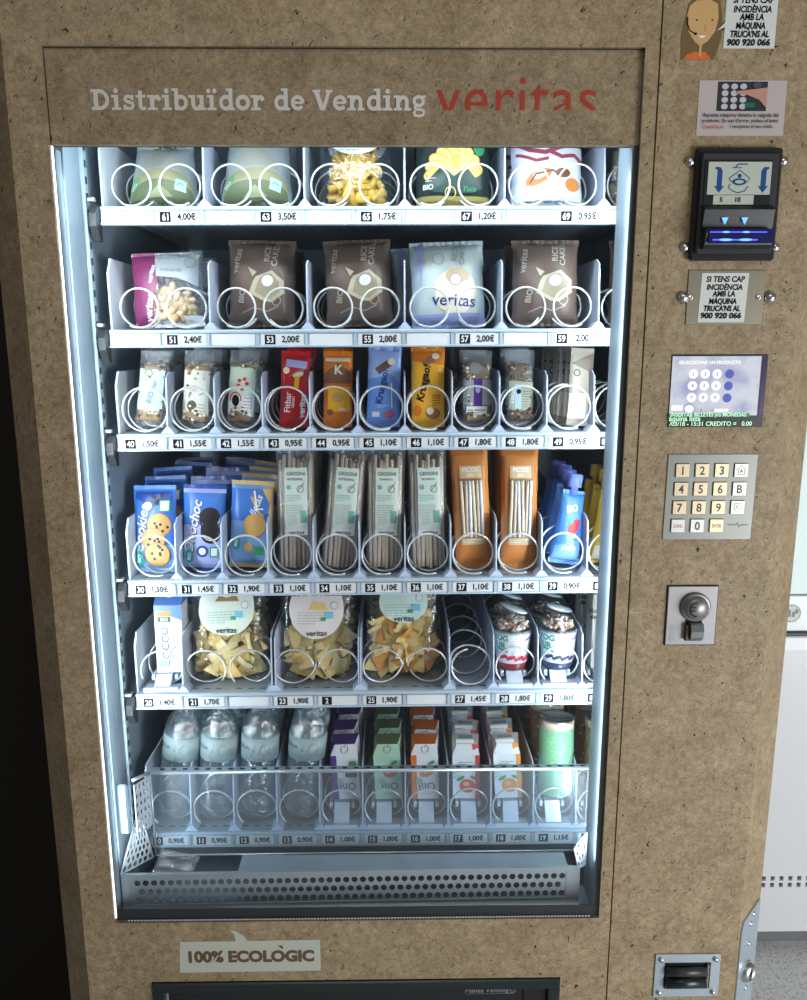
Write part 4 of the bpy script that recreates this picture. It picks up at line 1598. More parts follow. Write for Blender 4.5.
def bar(kind):
    w, h, t = .047, .122, .020
    clear = kind in (0, 1, 2, 7, 8)
    m = M()
    base = {3: K('pack_red', 190, 30, 40, .3), 4: ORG, 5: K('bar_blue', 105, 150, 225, .3), 6: YEL, 9: K('bar_stone', 165, 155, 140, .5)}.get(kind, CLEAR_W)
    if kind in (5, 6): w = .054; h = .132
    if kind == 9: w, h, t = .038, .125, .010
    mp = bag(m, w, h, t, base, sd=40 + kind, seal=.010, wr=.0022 if kind != 9 else .0003, pw=5, nu=12)
    if clear:
        o = None
        body = M()
        body.box(-w * .40, w * .40, -t * .36, t * .36, .010, h - .022, GRAN1 if kind != 8 else GRAN2, .003)
        rr = random.Random(kind)
        for i in range(60):
            body.ball((rr.uniform(-.38, .38) * w, -t * .36, rr.uniform(.012, h - .024)), .0032, .002, .0026, rr.choice([GRAN1, GRAN2, CREAM] if kind != 8 else [GRAN2, K('dark_fruit', 50, 30, 35), GRAN1]), 6)
        o = m.build('cereal_bar')
        body.build('pressed_grains', o)
        m = M()
        LB = K('label_bone', 205, 205, 190, .5)
        if kind == 0:
            it = [(R(.0, .060, .040, .066), K('label_blueish', 180, 205, 205, .5)), (EL(-.006, .086, .007, .007), GRN), (EL(-.006, .086, .0045, .0045), WH), (TX('BIO bar', .002, .058, .012, rot=78, bold=.02), K('label_ink', 70, 100, 110)), (LN(-.002, .050, .026, 6, .004, .0008), GREY)]
        elif kind == 1:
            it = [(R(.0, .055, .042, .072), LB), (EL(-.006, .034, .008, .009), K('label_brown', 75, 60, 50)), (EL(-.004, .062, .006, .006), K('label_pink', 205, 170, 170)), (SK([(.006, .052), (.014, .056)], .002), GREY), (LN(.010, .036, .012, 5, .005, .0015), GREY), (TX('BIO', .012, .082, .008, rot=90), GREY)]
        elif kind == 2:
            it = [(PL([(-.021, .020), (.021, .018), (.021, .095), (-.021, .095)]), K('label_mint2', 196, 214, 196, .5)), (PL([(-.021, .020), (.021, .018), (.021, .048), (-.021, .048)]), WH), (RG(-.009, .042, .009, .002, 20, 0, 180, .013), RED), (EL(-.009, .042, .006, .009), INK), (LN(.011, .046, .014, 5, .005, .0012), K('label_red2', 170, 70, 60))]
            for a, b in ((-.004, .074), (.004, .077), (-.005, .066), (.001, .061), (.008, .070)): it.append((EL(a, b, .0032, .0032, 8), RED))
        elif kind == 7:
            it = [(R(.0, .055, .046, .040), K('label_haze', 160, 165, 165, .5)), (R(.0, .055, .014, .044), PURP), (EL(.0, .060, .004, .006), LAV), (R(-.002, .026, .034, .014), WH), (LN(-.002, .026, .028, 2, .004, .0015), INK), (EL(-.004, .094, .010, .010), K('label_haze2', 130, 135, 132))]
        else:
            it = [(PL([(-.020, .028), (.020, .022), (.020, .070), (-.020, .074)]), K('label_sage', 160, 165, 140, .5)), (PL([(-.010, .030), (.0, .028), (.0, .066), (-.010, .068)]), K('label_sky', 165, 190, 220)), (EL(-.004, .056, .004, .004), INK), (TX('coco', -.014, .048, .011, rot=84, bold=.02), WH), (LN(.010, .055, .016, 7, .004, .001), K('dk_olive', 80, 80, 60))]
        m.art(it, lambda x, z, o_=0: mp(x, z, .0002 + o_), .0006, .00012, .006)
        m.build('paper_label', o)
        return o
    if kind == 3:
        it = [(R(.002, .101, .034, .012, -5), LAV), (EL(-.014, .090, .0055, .0055), CREAM), (PL([(-.01, .080), (.012, .086), (.018, .094), (.0, .088)]), K('nutty', 150, 130, 110)), (EL(.006, .084, .009, .004, rot=20), CREAM), (R(.004, .072, .008, .018, -4), YEL),
              (TX('Fitbar', -.010, .040, .014, rot=88, bold=.02), WH), (TX('veritas', .014, .034, .014, rot=86, bold=.03), WH), (TX('cacau', -.001, .040, .008, rot=88, bold=.02), WH)]
    elif kind == 4:
        it = [(R(0, .108, .040, .006), CREAM), (PL([(-.022, .085), (.0, .102), (.022, .088), (.022, .070), (-.022, .070)]), K('toast', 120, 80, 55)), (TX('K', .002, .092, .020, bold=.03), CREAM), (R(.002, .045, .036, .040), YEL), (EL(.0, .048, .010, .008), K('nut_tan', 190, 150, 95)), (TX('bio', .008, .030, .010, bold=.02), WH), (EL(-.012, .024, .005, .005), K('toast', 120, 80, 55))]
    elif kind == 5:
        it = [(PL([(-.026, .13), (.026, .13), (.026, .070), (.010, .085), (-.026, .075)]), K('bar_blue_pale', 150, 180, 235, .3)), (SK([(-.012, .088), (.010, .104)], .012), K('wafer_brown', 95, 60, 60)), (EL(.011, .105, .006, .006), CREAM), (TX('Krusgao!', -.002, .064, .0155, rot=80, bold=.03), BLUE_D), (SK([(.012, .07), (.014, .03)], .002), WH), (R(-.012, .020, .012, .008), WH), (EL(.010, .020, .008, .006), K('pink_dot', 190, 90, 110)), (LN(.0, .034, .02, 2, .003, .001), WH)]
    elif kind == 6:
        it = [(PL([(-.027, .13), (.027, .13), (.027, .098), (-.027, .106)]), ORG), (SK([(-.008, .100), (.014, .114)], .011), K('wafer_tan', 150, 105, 65)), (EL(.012, .113, .006, .005), CREAM), (TX('Krusgao!', -.006, .070, .0165, rot=78, bold=.03, shear=.2), INK), (EL(-.018, .026, .007, .009), ORG), (EL(.008, .022, .012, .009), K('hazel', 150, 95, 50)), (EL(.003, .026, .006, .006), CREAM), (LN(.013, .050, .012, 5, .004, .001), INK)]
    else:
        it = [(PL([(-.018, .10), (.018, .118), (.018, .085)]), K('bar_choc', 110, 95, 80)), (EL(-.008, .085, .006, .006), K('bar_green', 60, 85, 70)), (EL(-.008, .085, .003, .003), WH), (R(0, .032, .037, .040), CREAM), (EL(.008, .02, .008, .005), WH), (LN(0, .030, .026, 3, .004, .001), GOLD)]
    m.art(it, mp, .0006, .00012, .006)
    return m.build('cereal_bar' if kind != 9 else 'chocolate_bar')


names4 = ['clear-wrapped seed bar with a pale blue label', 'clear-wrapped bar with a bone-white label', 'clear-wrapped bar with red-dotted label', 'red snack bar', 'orange snack bar', 'light blue wafer bar', 'yellow wafer bar', 'clear-wrapped bar with a purple label', 'clear-wrapped dark fruit bar', 'thin stone-grey chocolate bar']
px4 = [150, 196, 241, 294, 338, 383, 428, 477, 520, 577]
for k in range(10):
    n = 3
    dy = .048
    xs = None
    if k == 9: n, dy, xs = 7, .020, [-.0035 * i for i in range(7)]
    queue(bar(k), 4, at(px4[k], 434, .16).x, n, names4[k], str(40 + k), 'snack bar', 'snack bars', Y=.158, dy=dy, lean=6, roll=(7, 5, 5, 3, 1, 2, 0, 0, -1, 3)[k], halfw=.016, jit=2.5 if k != 9 else .3, xs=xs, zjit=.006 if k != 9 else 0, lift=.004)

# ---- rows 5 and 6: wide bags
BRN = K('bag_brown', 100, 84, 76, .35); BRN_L = K('bag_tan_cloud', 178, 172, 148, .4); MAG = K('bag_magenta', 130, 50, 95, .35)
NUT1 = K('nut_pale', 225, 195, 150, .6); NUT2 = K('nut_tan2', 195, 155, 105, .6)


def rice_bag(blue=False):
    m = M()
    w, h, t = .118, .135, .050
    bs = BRN
    mp = bag(m, w * (.9 if not blue else 1.0), h, t, bs if not blue else K('bag_frost', 190, 205, 205, .3), sd=51 + blue, seal=.008, wr=.006, gather=.06, nu=22, nv=26, bands=[(0, .16, LAV)] if blue else None)
    if not blue:
        rr = random.Random(4)
        cl = [(.030 * cos(a) * rr.uniform(.8, 1.2) + .012, .060 + .022 * sin(a) * rr.uniform(.8, 1.2)) for a in [2 * pi * i / 14 for i in range(14)]]
        it = [(PL(cl), BRN_L), (PL([(x * .7 + .004, z * .8 + .012) for x, z in cl]), K('bag_tan2', 150, 140, 115, .4)), (EL(.012, .068, .0095, .0085), WH), (RG(.012, .068, .0100, .0014), GREY), (TX('veritas', -.038, .100, .015, rot=82, bold=.01), K('bag_ink', 178, 172, 165)), (TX('RICE\nCAKES', .018, .110, .013, rot=86, bold=.02), K('bag_ink', 178, 172, 165)),
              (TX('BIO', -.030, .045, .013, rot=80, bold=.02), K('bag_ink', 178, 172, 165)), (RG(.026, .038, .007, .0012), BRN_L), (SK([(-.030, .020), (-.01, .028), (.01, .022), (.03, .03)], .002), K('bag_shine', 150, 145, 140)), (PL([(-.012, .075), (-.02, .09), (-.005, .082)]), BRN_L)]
    else:
        rr = random.Random(9)
        cl = [(.036 * cos(a) * rr.uniform(.85, 1.1) + .012, .055 + .036 * sin(a) * rr.uniform(.85, 1.1)) for a in [2 * pi * i / 16 for i in range(16)]]
        it = [(PL(cl), CREAM), (EL(.016, .078, .020, .012), K('rice_tan', 200, 180, 150)), (EL(.012, .072, .0085, .0090), WH), (RG(.012, .072, .0090, .0012), K('bag_tan2', 150, 140, 115, .4)), (TX('veritas', .008, .040, .026, rot=-5, bold=.01), BLUE_D), (RG(-.014, .105, .009, .0012), K('frost_ink', 140, 165, 165)), (TX('RICE\nCAKES', .018, .112, .012, rot=84, bold=.02), K('frost_ink', 140, 165, 165)), (PL([(-.05, .135), (-.035, .135), (-.045, .06)]), LAV)]
    m.art(it, mp, .0008, .00015, .008)
    return m.build('rice_cake_bag')


def nut_bag():
    m = M()
    w, h, t = .112, .118, .042
    mp = bag(m, w, h, t, CLEAR_W, sd=61, seal=.008, wr=.0015, nu=20, bands=[(.0, .12, WH)])
    o = m.build('nut_bag')
    q = M(); chips(q, w * .86, .066, t * .8, 130, [NUT1, NUT2, NUT1], size=.019, sd=5, shape='nut', z0=.006); tag(q.build('cashews', o))
    q = M()
    mq = lambda x, z, o_=0: mp(x, z, o_)
    q.art([(PL([(-.055, .0), (-.026, .0), (-.018, .040), (-.012, .078), (-.020, .118), (-.055, .118)]), MAG), (PL([(-.012, .078), (-.016, .100), (.052, .100), (.052, .112), (-.018, .112)]), K('frost_white', 200, 208, 210, .4)), (PL([(-.014, .078), (.020, .074), (.052, .060), (.052, .108), (-.016, .108)]), K('frost_grey', 170, 180, 185, .4)), (RG(.040, .098, .008, .0012), GREY), (TX('veritas', -.028, .030, .016, rot=80, bold=.02), WH), (TX('veritas', -.022, .082, .011, rot=78, bold=.02), WH), (TX('anacards', .010, .088, .010, rot=-6, bold=.01), GREY)], mq, .0008, .00015, .008)
    q.build('paper_label', o)
    return o


def grain_pouch(k):
    m = M()
    w, h, t = .112, (.104 if k == 0 else .125), .050
    OLV = K('pouch_olive', 98, 110, 78, .45); KRFT = K('pouch_kraft', 150, 148, 112, .5); FR = K('pouch_frost', 150, 160, 160, .35); DK = K('pouch_shadowgrey', 105, 108, 100, .4)
    mp = bag(m, w * (1 if k == 0 else 1.02), h, t, FR, sd=70 + k, seal=.007, wr=.0035, nu=20, fat=.7, taper=.22)
    arch = [(-.052, .0)] + [(.052 * cos(a) * -1, .018 + .020 * sin(a)) for a in [pi * i / 10 for i in range(11)]] + [(.052, .0)]
    band = [(-.054, .030)] + [(-.052 * cos(a), .034 + .022 * sin(a)) for a in [pi * i / 10 for i in range(11)]] + [(.054, .030), (.052, .018)] + [(.052 * cos(a), .018 + .020 * sin(a)) for a in [pi * i / 10 for i in range(11)]] + [(-.052, .018)]
    it = [(PL([(-.040, .056), (-.03, .078), (-.01, .090), (.015, .088), (.032, .074), (.040, .054), (.0, .060)]), K('grains_seen', 150, 152, 140, .6)), (PL(band), KRFT), (PL(arch), OLV), (PL([(-.054, .012), (-.048, .04), (-.04, .046), (-.034, .038)]), K('leaf_green', 95, 150, 105)), (TX('BIO', -.046, .03, .008, rot=50), WH), (R(.034, .030, .018, .017, -14), K('sky_badge', 160, 205, 215)), (SK([(.028, .030), (.034, .034), (.039, .029)], .002), TEAL),
          (SK([(-.025, .096), (.0, .101), (.028, .092)], .0012), INK), (TX(('QUINOA\nBLANCA', 'MUESLI\nDE GRANO')[k], .006, .107, .009, rot=-3, bold=.02), INK), (PL([(-.02, .012), (.0, .03), (.02, .014)]), K('olive2', 150, 158, 120, .45))]
    m.art(it, mp, .0008, .00015, .008)
    return m.build('grain_pouch')


PEN1 = K('penne_yellow', 228, 190, 90, .5); PEN2 = K('penne_deep', 210, 165, 65, .5)


def penne_bag():
    m = M()
    w, h, t = .112, .135, .046
    mp = bag(m, w, h, t, CLEAR, sd=81, seal=.008, wr=.002, nu=20, pw=4)
    o = m.build('pasta_bag')
    q = M(); chips(q, w * .92, .105, t * .85, 110, [PEN1, PEN2, PEN1], size=.034, sd=8, shape='penne', z0=.002); q.build('penne', o)
    q = M()
    q.art([(EL(.0, .112, .048, .034), WH), (EL(.002, .115, .038, .022), K('photo_brown', 130, 90, 50)), (EL(-.008, .116, .020, .010), PEN1), (EL(.014, .112, .012, .007), K('photo_green', 80, 100, 50)), (EL(-.026, .118, .010, .010), WH), (LN(.0, .088, .050, 2, .004, .0014), GRN), (R(0, .100, .06, .002), GRN)], lambda x, z, o_=0: mp(x, z, o_), .0008, .00015, .008)
    q.build('paper_label', o)
    return o


def chip_bag():
    m = M()
    w, h, t = .116, .135, .050
    DKG = K('bag_dark_green', 28, 48, 44, .3)
    mp = bag(m, w, h, t, DKG, sd=91, seal=.006, wr=.004, nu=22, bands=[(0, .13, K('bag_gold_foot', 165, 150, 85, .35))])
    CY = K('chip_yellow', 235, 212, 130, .5); CY2 = K('chip_edge', 210, 175, 80, .5)
    flower = []
    for i in range(9):
        a = pi * (.0 + i / 8) + .1
        cx, cz = .030 * cos(a), .052 + .026 * sin(a)
        flower += [(EL(cx, cz, .017, .011, rot=math.degrees(a) + 10), CY2), (EL(cx, cz, .0155, .0095, rot=math.degrees(a) + 10), CY)]
    it = [(PL([(-.04, .115), (.035, .118), (.04, .112), (-.03, .108)]), K('dk2', 60, 80, 70))] + flower + [(EL(0, .058, .016, .014), CY), (EL(.002, .066, .007, .010), CY2), (PL([(-.05, .030), (-.02, .060), (.0, .045), (.02, .058), (.046, .030), (.03, .022), (-.03, .022)]), K('green_hill', 50, 75, 68)),
           (TX('Chips', -.012, .107, .024, rot=8, bold=.01, shear=.4), WH), (TX('bio', .020, .110, .014, bold=.02), WH), (EL(.040, .088, .009, .012), GRN), (TX('BIO', -.040, .030, .010, bold=.02), WH), (TX('Yuca', .025, .028, .011, bold=.02, shear=.3), GRN), (RG(-.005, .022, .008, .002), K('gold_ring', 200, 180, 100)), (LN(-.036, .042, .016, 2, .004, .001), WH)]
    m.art(it, mp, .0008, .0001, .008)
    return m.build('crisp_bag')


def white_bag():
    m = M()
    w, h, t = .112, .130, .048
    mp = bag(m, w, h, t, K('bag_white', 222, 226, 232, .3), sd=95, seal=.006, wr=.005, nu=22)
    CR = K('crimson_swirl', 150, 60, 80); AM = K('amber', 205, 130, 60)
    it = [(SK([(-.055, .100), (-.03, .086), (-.005, .082), (.02, .090), (.055, .096)], .007), CR), (SK([(-.05, .080), (-.02, .070), (.0, .073)], .005), CR), (SK([(.0, .084), (.02, .074), (.04, .078), (.054, .070)], .006), CR), (TX('LENTEJA', .010, .104, .010, rot=-4, bold=.02), CR), (SK([(-.03, .118), (.0, .122), (.03, .116)], .002), GRN),
          (EL(-.016, .045, .022, .010, rot=25), AM), (EL(-.014, .049, .012, .006, rot=20), CREAM), (EL(.022, .050, .012, .007), K('nut_brown', 120, 75, 45)), (SK([(-.03, .036), (-.02, .05), (.005, .054), (.02, .046)], .003), K('nut_brown', 120, 75, 45)), (EL(.038, .034, .012, .010), AM), (TX('pipes - 100% vegetal - sense gluten', .0, .010, .005, bold=.01), INK)]
    m.art(it, mp, .0008, .00012, .008)
    return m.build('snack_bag')


def pale_bag():
    m = M()
    w, h, t = .10, .13, .045
    mp = bag(m, w, h, t, CLEAR, sd=99, seal=.008, wr=.002)
    o = m.build('pasta_bag')
    q = M(); chips(q, w * .92, .10, t * .85, 60, [K('pale_pasta', 205, 185, 155, .6), K('pale_pasta2', 180, 155, 125, .6)], size=.030, sd=18, z0=.004, shape='nut'); q.build('pasta', o)
    return o


def lanex(k): return X0 + PITCH * (k + .5)


G5 = 'bags on the two top trays'
queue(nut_bag(), 5, at(170, 326, .17).x, 2, 'clear cashew bag with magenta edge', '51', 'bag', G5, Y=.175, dy=.085, lean=8, roll=-2, lift=.002)
queue(rice_bag(), 5, at(262, 326, .17).x, 3, 'brown rice-cake bag', '53', 'bag', G5, Y=.175, dy=.085, lean=7, roll=1, lift=.003, jit=5)
queue(rice_bag(), 5, at(360, 326, .17).x, 3, 'brown rice-cake bag', '55', 'bag', G5, Y=.175, dy=.085, lean=7, roll=-2, lift=.003, jit=5)
queue(rice_bag(True), 5, at(449, 326, .17).x, 2, 'frosted white rice-cake bag with blue foot', '57', 'bag', G5, Y=.175, dy=.09, lean=7, roll=-2, jit=6, xs=[0, -.03])
queue(rice_bag(), 5, at(545, 326, .17).x, 2, 'brown rice-cake bag', '59', 'bag', G5, Y=.175, dy=.085, lean=7, roll=0, lift=.003, jit=4)
queue(rice_bag(), 5, at(642, 326, .17).x, 1, 'brown rice-cake bag partly hidden by the frame, right of that', '59', 'bag', G5, Y=.175, lean=7, lift=.003)
G6 = G5
queue(grain_pouch(0), 6, at(163, 203, .17).x, 2, 'frosted white and olive grain pouch', '61', 'bag', G6, Y=.175, dy=.085, lean=16, lift=.001)
queue(grain_pouch(1), 6, at(256, 203, .17).x, 2, 'frosted white and olive grain pouch', '63', 'bag', G6, Y=.175, dy=.085, lean=14, roll=2, lift=.001)
queue(penne_bag(), 6, at(356, 203, .17).x, 2, 'clear bag of yellow penne', '65', 'bag', G6, Y=.175, dy=.085, lean=6)
queue(chip_bag(), 6, at(453, 203, .17).x, 2, 'dark green crisp bag with a gold foot', '67', 'bag', G6, Y=.175, dy=.085, lean=8)
queue(white_bag(), 6, at(547, 203, .17).x, 2, 'white snack bag with crimson swirls', '69', 'bag', G6, Y=.175, dy=.085, lean=10)
queue(pale_bag(), 6, at(634, 203, .17).x, 1, 'clear bag of pale pasta at the frame, right of that', '69', 'bag', G6, Y=.175, lean=8)

# ---- row 2
NAC = [K('nacho', 240, 212, 140, .6), K('nacho2', 230, 198, 120, .6), K('nacho3', 245, 226, 168, .6)]


def nacho_bag(k):
    m = M()
    w, h, t = .132, .170, .055
    mp = bag(m, w, h, t, CLEAR, sd=110 + k, seal=.006, wr=.003, nu=24, nv=26, pw=5, fat=.3)
    o = m.build('tortilla_chip_bag')
    q = M(); chips(q, w * 1.08, .132, t * .95, 190, NAC if k != 2 else NAC[:2] + [K('nacho_orange', 225, 160, 70, .6)], size=.044, sd=20 + k, z0=.002); q.build('tortilla_chips', o)
    q = M()
    cz = {0: .128, 1: .125, 2: .135}[k]
    rx, rz = {0: (.049, .046), 1: (.048, .050), 2: (.043, .036)}[k]
    LB = {0: K('lab_mintw', 212, 222, 208, .45), 1: K('lab_pinkw', 225, 218, 215, .45), 2: K('lab_mintw2', 200, 222, 216, .45)}[k]
    half = [(rx * cos(a), cz + rz * sin(a)) for a in [2 * pi * i / 28 for i in range(28)]]
    it = [(PL(half), LB)]
    if k == 0:
        cap = [(x, z) for x, z in half if z > cz + .026]
        it += [(PL(cap), K('lab_darkgreen', 45, 80, 70)), (TX('NACHOS', 0, cz + .033, .012, bold=.02), WH), (PL([(-.02, cz + .012), (.022, cz + .012), (.016, cz + .022), (.0, cz + .018), (-.012, cz + .022)]), K('lab_chip', 150, 120, 80))]
    elif k == 1:
        cap = [(x, z) for x, z in half if z > cz + .018]
        it += [(PL(cap), K('lab_orange', 190, 95, 50)), (TX('NACHOS', -.010, cz + .027, .0145, bold=.02, sx=.8), WH), (TX('natural', .022, cz + .026, .008, bold=.01), WH), (PL([(-.014, cz - .0), (.02, cz - .002), (.014, cz + .012), (.004, cz + .010), (-.004, cz + .015)]), NAC[1])]
    else:
        it += [(EL(.0, cz + .022, .024, .008), K('lab_red', 150, 40, 35)), (EL(.012, cz + .016, .012, .004), NAC[1]), (EL(-.012, cz + .024, .008, .004), ORG)]
    it += [(EL(rx * .65, cz + .006, .0055, .0055), WH), (RG(rx * .65, cz + .006, .006, .0008), GREY), (LN(-.008, cz - .006, .05, 5, .0045, .0008, 4), GREY if k != 0 else TEAL), (R(.022, cz - .010, .014, .011), K('lab_sky', 120, 190, 215)), (R(.012, cz - .016, .009, .006), GRN), (txw('veritas', .036, 0, cz - rz * .80, bold=.01), INK)]
    q.art(it, lambda x, z, o_=0: mp(x, z, .0006 + o_), .0008, .00012, .008)
    q.build('paper_label', o)
    return o


def rowz(row, X): return rows[row]['z'] - (X - X0) * rows[row]['sl']


queue(nacho_bag(0), 2, at(231, 684, .175).x, 2, 'tortilla-chip bag with a pale mint label', '21', 'bag', 'tortilla-chip bags', Y=.178, dy=.095, lean=6, lift=.001)
queue(nacho_bag(1), 2, at(319, 686, .175).x, 2, 'tortilla-chip bag with an orange-topped label', '23', 'bag', 'tortilla-chip bags', Y=.178, dy=.095, lean=6, lift=.001)
queue(nacho_bag(2), 2, at(404, 688, .175).x, 2, 'tortilla-chip bag with a red-pictured label', '25', 'bag', 'tortilla-chip bags', Y=.178, dy=.095, lean=8, lift=.001)
# dividers of the wide lanes
dm2 = divider_mesh(.10, .5)
for px_ in (276, 359):
    X = at(px_, 690, .125).x
    child('divider', dm2, TR[2], (X - X0, 0, 0))
child('divider', dm2, TR[2], (PITCH * 2 + .073, 0, -.2)) if False else None


def coco_carton():
    m = M()
    w, h, d = .046, .132, .046
    m.box(-w / 2, w / 2, -d / 2, d / 2, 0, h - .014, WH, .0008)
    m.prism_x([(-d / 2, h - .0135), (d / 2, h - .0135), (d / 2, h), (-d / 2 + .016, h)], -w / 2, w / 2, K('carton_blue', 90, 130, 200, .3))
    mp = lambda x, z, o=0: (x, -d / 2 - o, z)
    it = [(PL([(-w / 2, h - .014), (-w / 2, h - .022), (w / 2, h - .040), (w / 2, h - .014)]), K('carton_blue', 90, 130, 200, .3)), (R(-.006, .104, .022, .009), ORG), (R(-.006, .094, .022, .009), K('logo_dark', 40, 70, 60)), (TX('BIO', -.006, .094, .008, bold=.02), WH),
          (TX('COCCO', -.006, .046, .017, rot=90, bold=.01, sx=1.1), BLUE_D), (TX('DRINK DI', -.016, .050, .006, rot=90), GREY), (R(-.011, .016, .016, .012), K('eco_green', 140, 190, 140)), (RG(.013, .035, .010, .0014, 18, 90, 270), K('carton_ink', 60, 80, 120)), (LN(-.004, .008, .03, 1, .003, .001), GREY)]
    m.art(it, mp, .0003, .0001)
    o = m.build('drink_carton')
    q = M(); q.T = Matrix.Translation((0, -.001, h - .006)); q.lathe([(.010, 0), (.010, .010), (.009, .012), (0, .012)], WH, 18); q.build('cap', o)
    return o


queue(coco_carton(), 2, at(174, 668, .165).x, 2, 'white coconut-drink carton with blue top', '20', 'carton', 'cartons on the tortilla-chip tray', Y=.168, dy=.08, lean=2, lift=.025, jit=0)


def granola_cup(k):
    m = M()
    n = 28
    body = [(.0235, 0), (.0265, .004), (.0275, .012), (.0322, .066), (.0330, .070)]
    m.lathe([(.0, 0.0), (.0235, 0), (.0265, .004), (.0278, .014)], K('cup_red' if k == 0 else 'cup_navy', *((120, 40, 55) if k == 0 else (50, 60, 90)), .3), n)
    m.lathe([(.0278, .014), (.0322, .068)], WH, n)
    m.lathe([(.0322, .068), (.0345, .0685), (.0345, .0705), (.0322, .071)], CLEAR, n)

    def mp(x, z, o=0):
        rr_ = .0278 + (z - .014) / .054 * .0044 + o
        a = x / .030
        return (rr_ * sin(a), -rr_ * cos(a), z)
    berry = K('berries_red', 190, 40, 60) if k == 0 else K('berries_blue', 60, 60, 90)
    it = [(TX('YOG\nUR', -.027, .053, .0145, bold=.04), K('cup_teal', 30, 150, 130)), (SK([(-.034, .040), (-.020, .038), (-.012, .035)], .0035), K('cup_teal', 30, 150, 130)), (SK([(.018, .056), (.034, .060)], .004), K('cup_violet', 120, 100, 190)), (LN(.002, .060, .020, 8, .0045, .0008, 3), K('cup_grey', 170, 175, 180))]
    for i in range(11):
        it.append((EL(-.026 + i * .0048, .024 + .002 * (i % 3) - i * .0003, .0036, .0032, 10), berry))
    m.art(it, mp, .0003, .0001, .005)
    o = m.build('granola_cup')
    q = M()
    q.lathe([(.0318, .0712), (.0325, .080), (.0300, .092), (.0215, .102), (.020, .104)], CLEAR, n)
    q.build('dome_lid', o)
    q = M()
    rr = random.Random(3 + k)
    for i in range(110):
        a, r_ = rr.uniform(0, 6.28), .026 * math.sqrt(rr.random())
        q.ball((r_ * cos(a), r_ * sin(a), rr.uniform(.071, .088 - r_ * .2)), .0042, .0034, .003, rr.choice([K('oat_pale', 205, 190, 168, .7), K('oat_tan', 180, 158, 130, .7), K('oat_rose', 170, 120, 110, .7), K('oat_pale', 205, 190, 168, .7)]), 6)
    q.build('granola', o)
    q = M()
    T = Matrix.Translation((.0, -.004, .106)) @ Matrix.Rotation(RD(18), 4, 'Y') @ Matrix.Rotation(RD(20 * (1 if k else -1)), 4, 'Z')
    q.T = T
    q.ball((0, 0, 0), .026, .016, .0045, mat('foil_film', (.55, .66, .68), .2, .3, coat=.5), 14)
    q.build('spoon_packet', o)
    return o


queue(granola_cup(0), 2, at(512, 670, .165).x, 2, 'yoghurt cup with red berries and dome lid', '28', 'cup', 'lidded yoghurt cups', Y=.168, dy=.075, lean=0, lift=.022, jit=0)
queue(granola_cup(1), 2, at(557, 670, .165).x, 2, 'yoghurt cup with dark blueberries and dome lid', '29', 'cup', 'lidded yoghurt cups', Y=.168, dy=.075, lean=0, lift=.022, jit=0)


def oat_carton():
    m = M()
    w, h, d = .05, .132, .045
    m.box(-w / 2, w / 2, -d / 2, d / 2, 0, h, K('carton_cream', 215, 215, 205, .4), .001)
    m.art([(TX('Horchata\nde arroz', -.010, .098, .011, bold=.02), INK), (LN(-.008, .078, .02, 4, .005, .0008), GREY), (EL(-.012, .030, .008, .010), K('oat_brown', 170, 130, 90)), (EL(-.004, .018, .007, .006), K('oat_brown', 170, 130, 90)), (EL(-.016, .048, .004, .004), K('oat_brown', 170, 130, 90)), (RG(-.008, .03, .010, .0015), GOLD)], lambda x, z, o=0: (x, -d / 2 - o, z), .0003, .0001)
    return m.build('drink_carton')


queue(oat_carton(), 2, at(602, 668, .165).x, 2, 'cream drink carton beside the frame', '82', 'carton', 'cartons on the tortilla-chip tray', Y=.168, dy=.08, lean=1, lift=.024, jit=0)

# ---- row 1: bottles, juice cartons, cans
LBL = film('bottle_label', (.80, .90, .92), .08, .8, .3, 0, 10, .55)
LBL_D = K('bottle_label_print', 130, 160, 165, .4)
LBL_W = K('bottle_label_white', 210, 225, 228, .45)


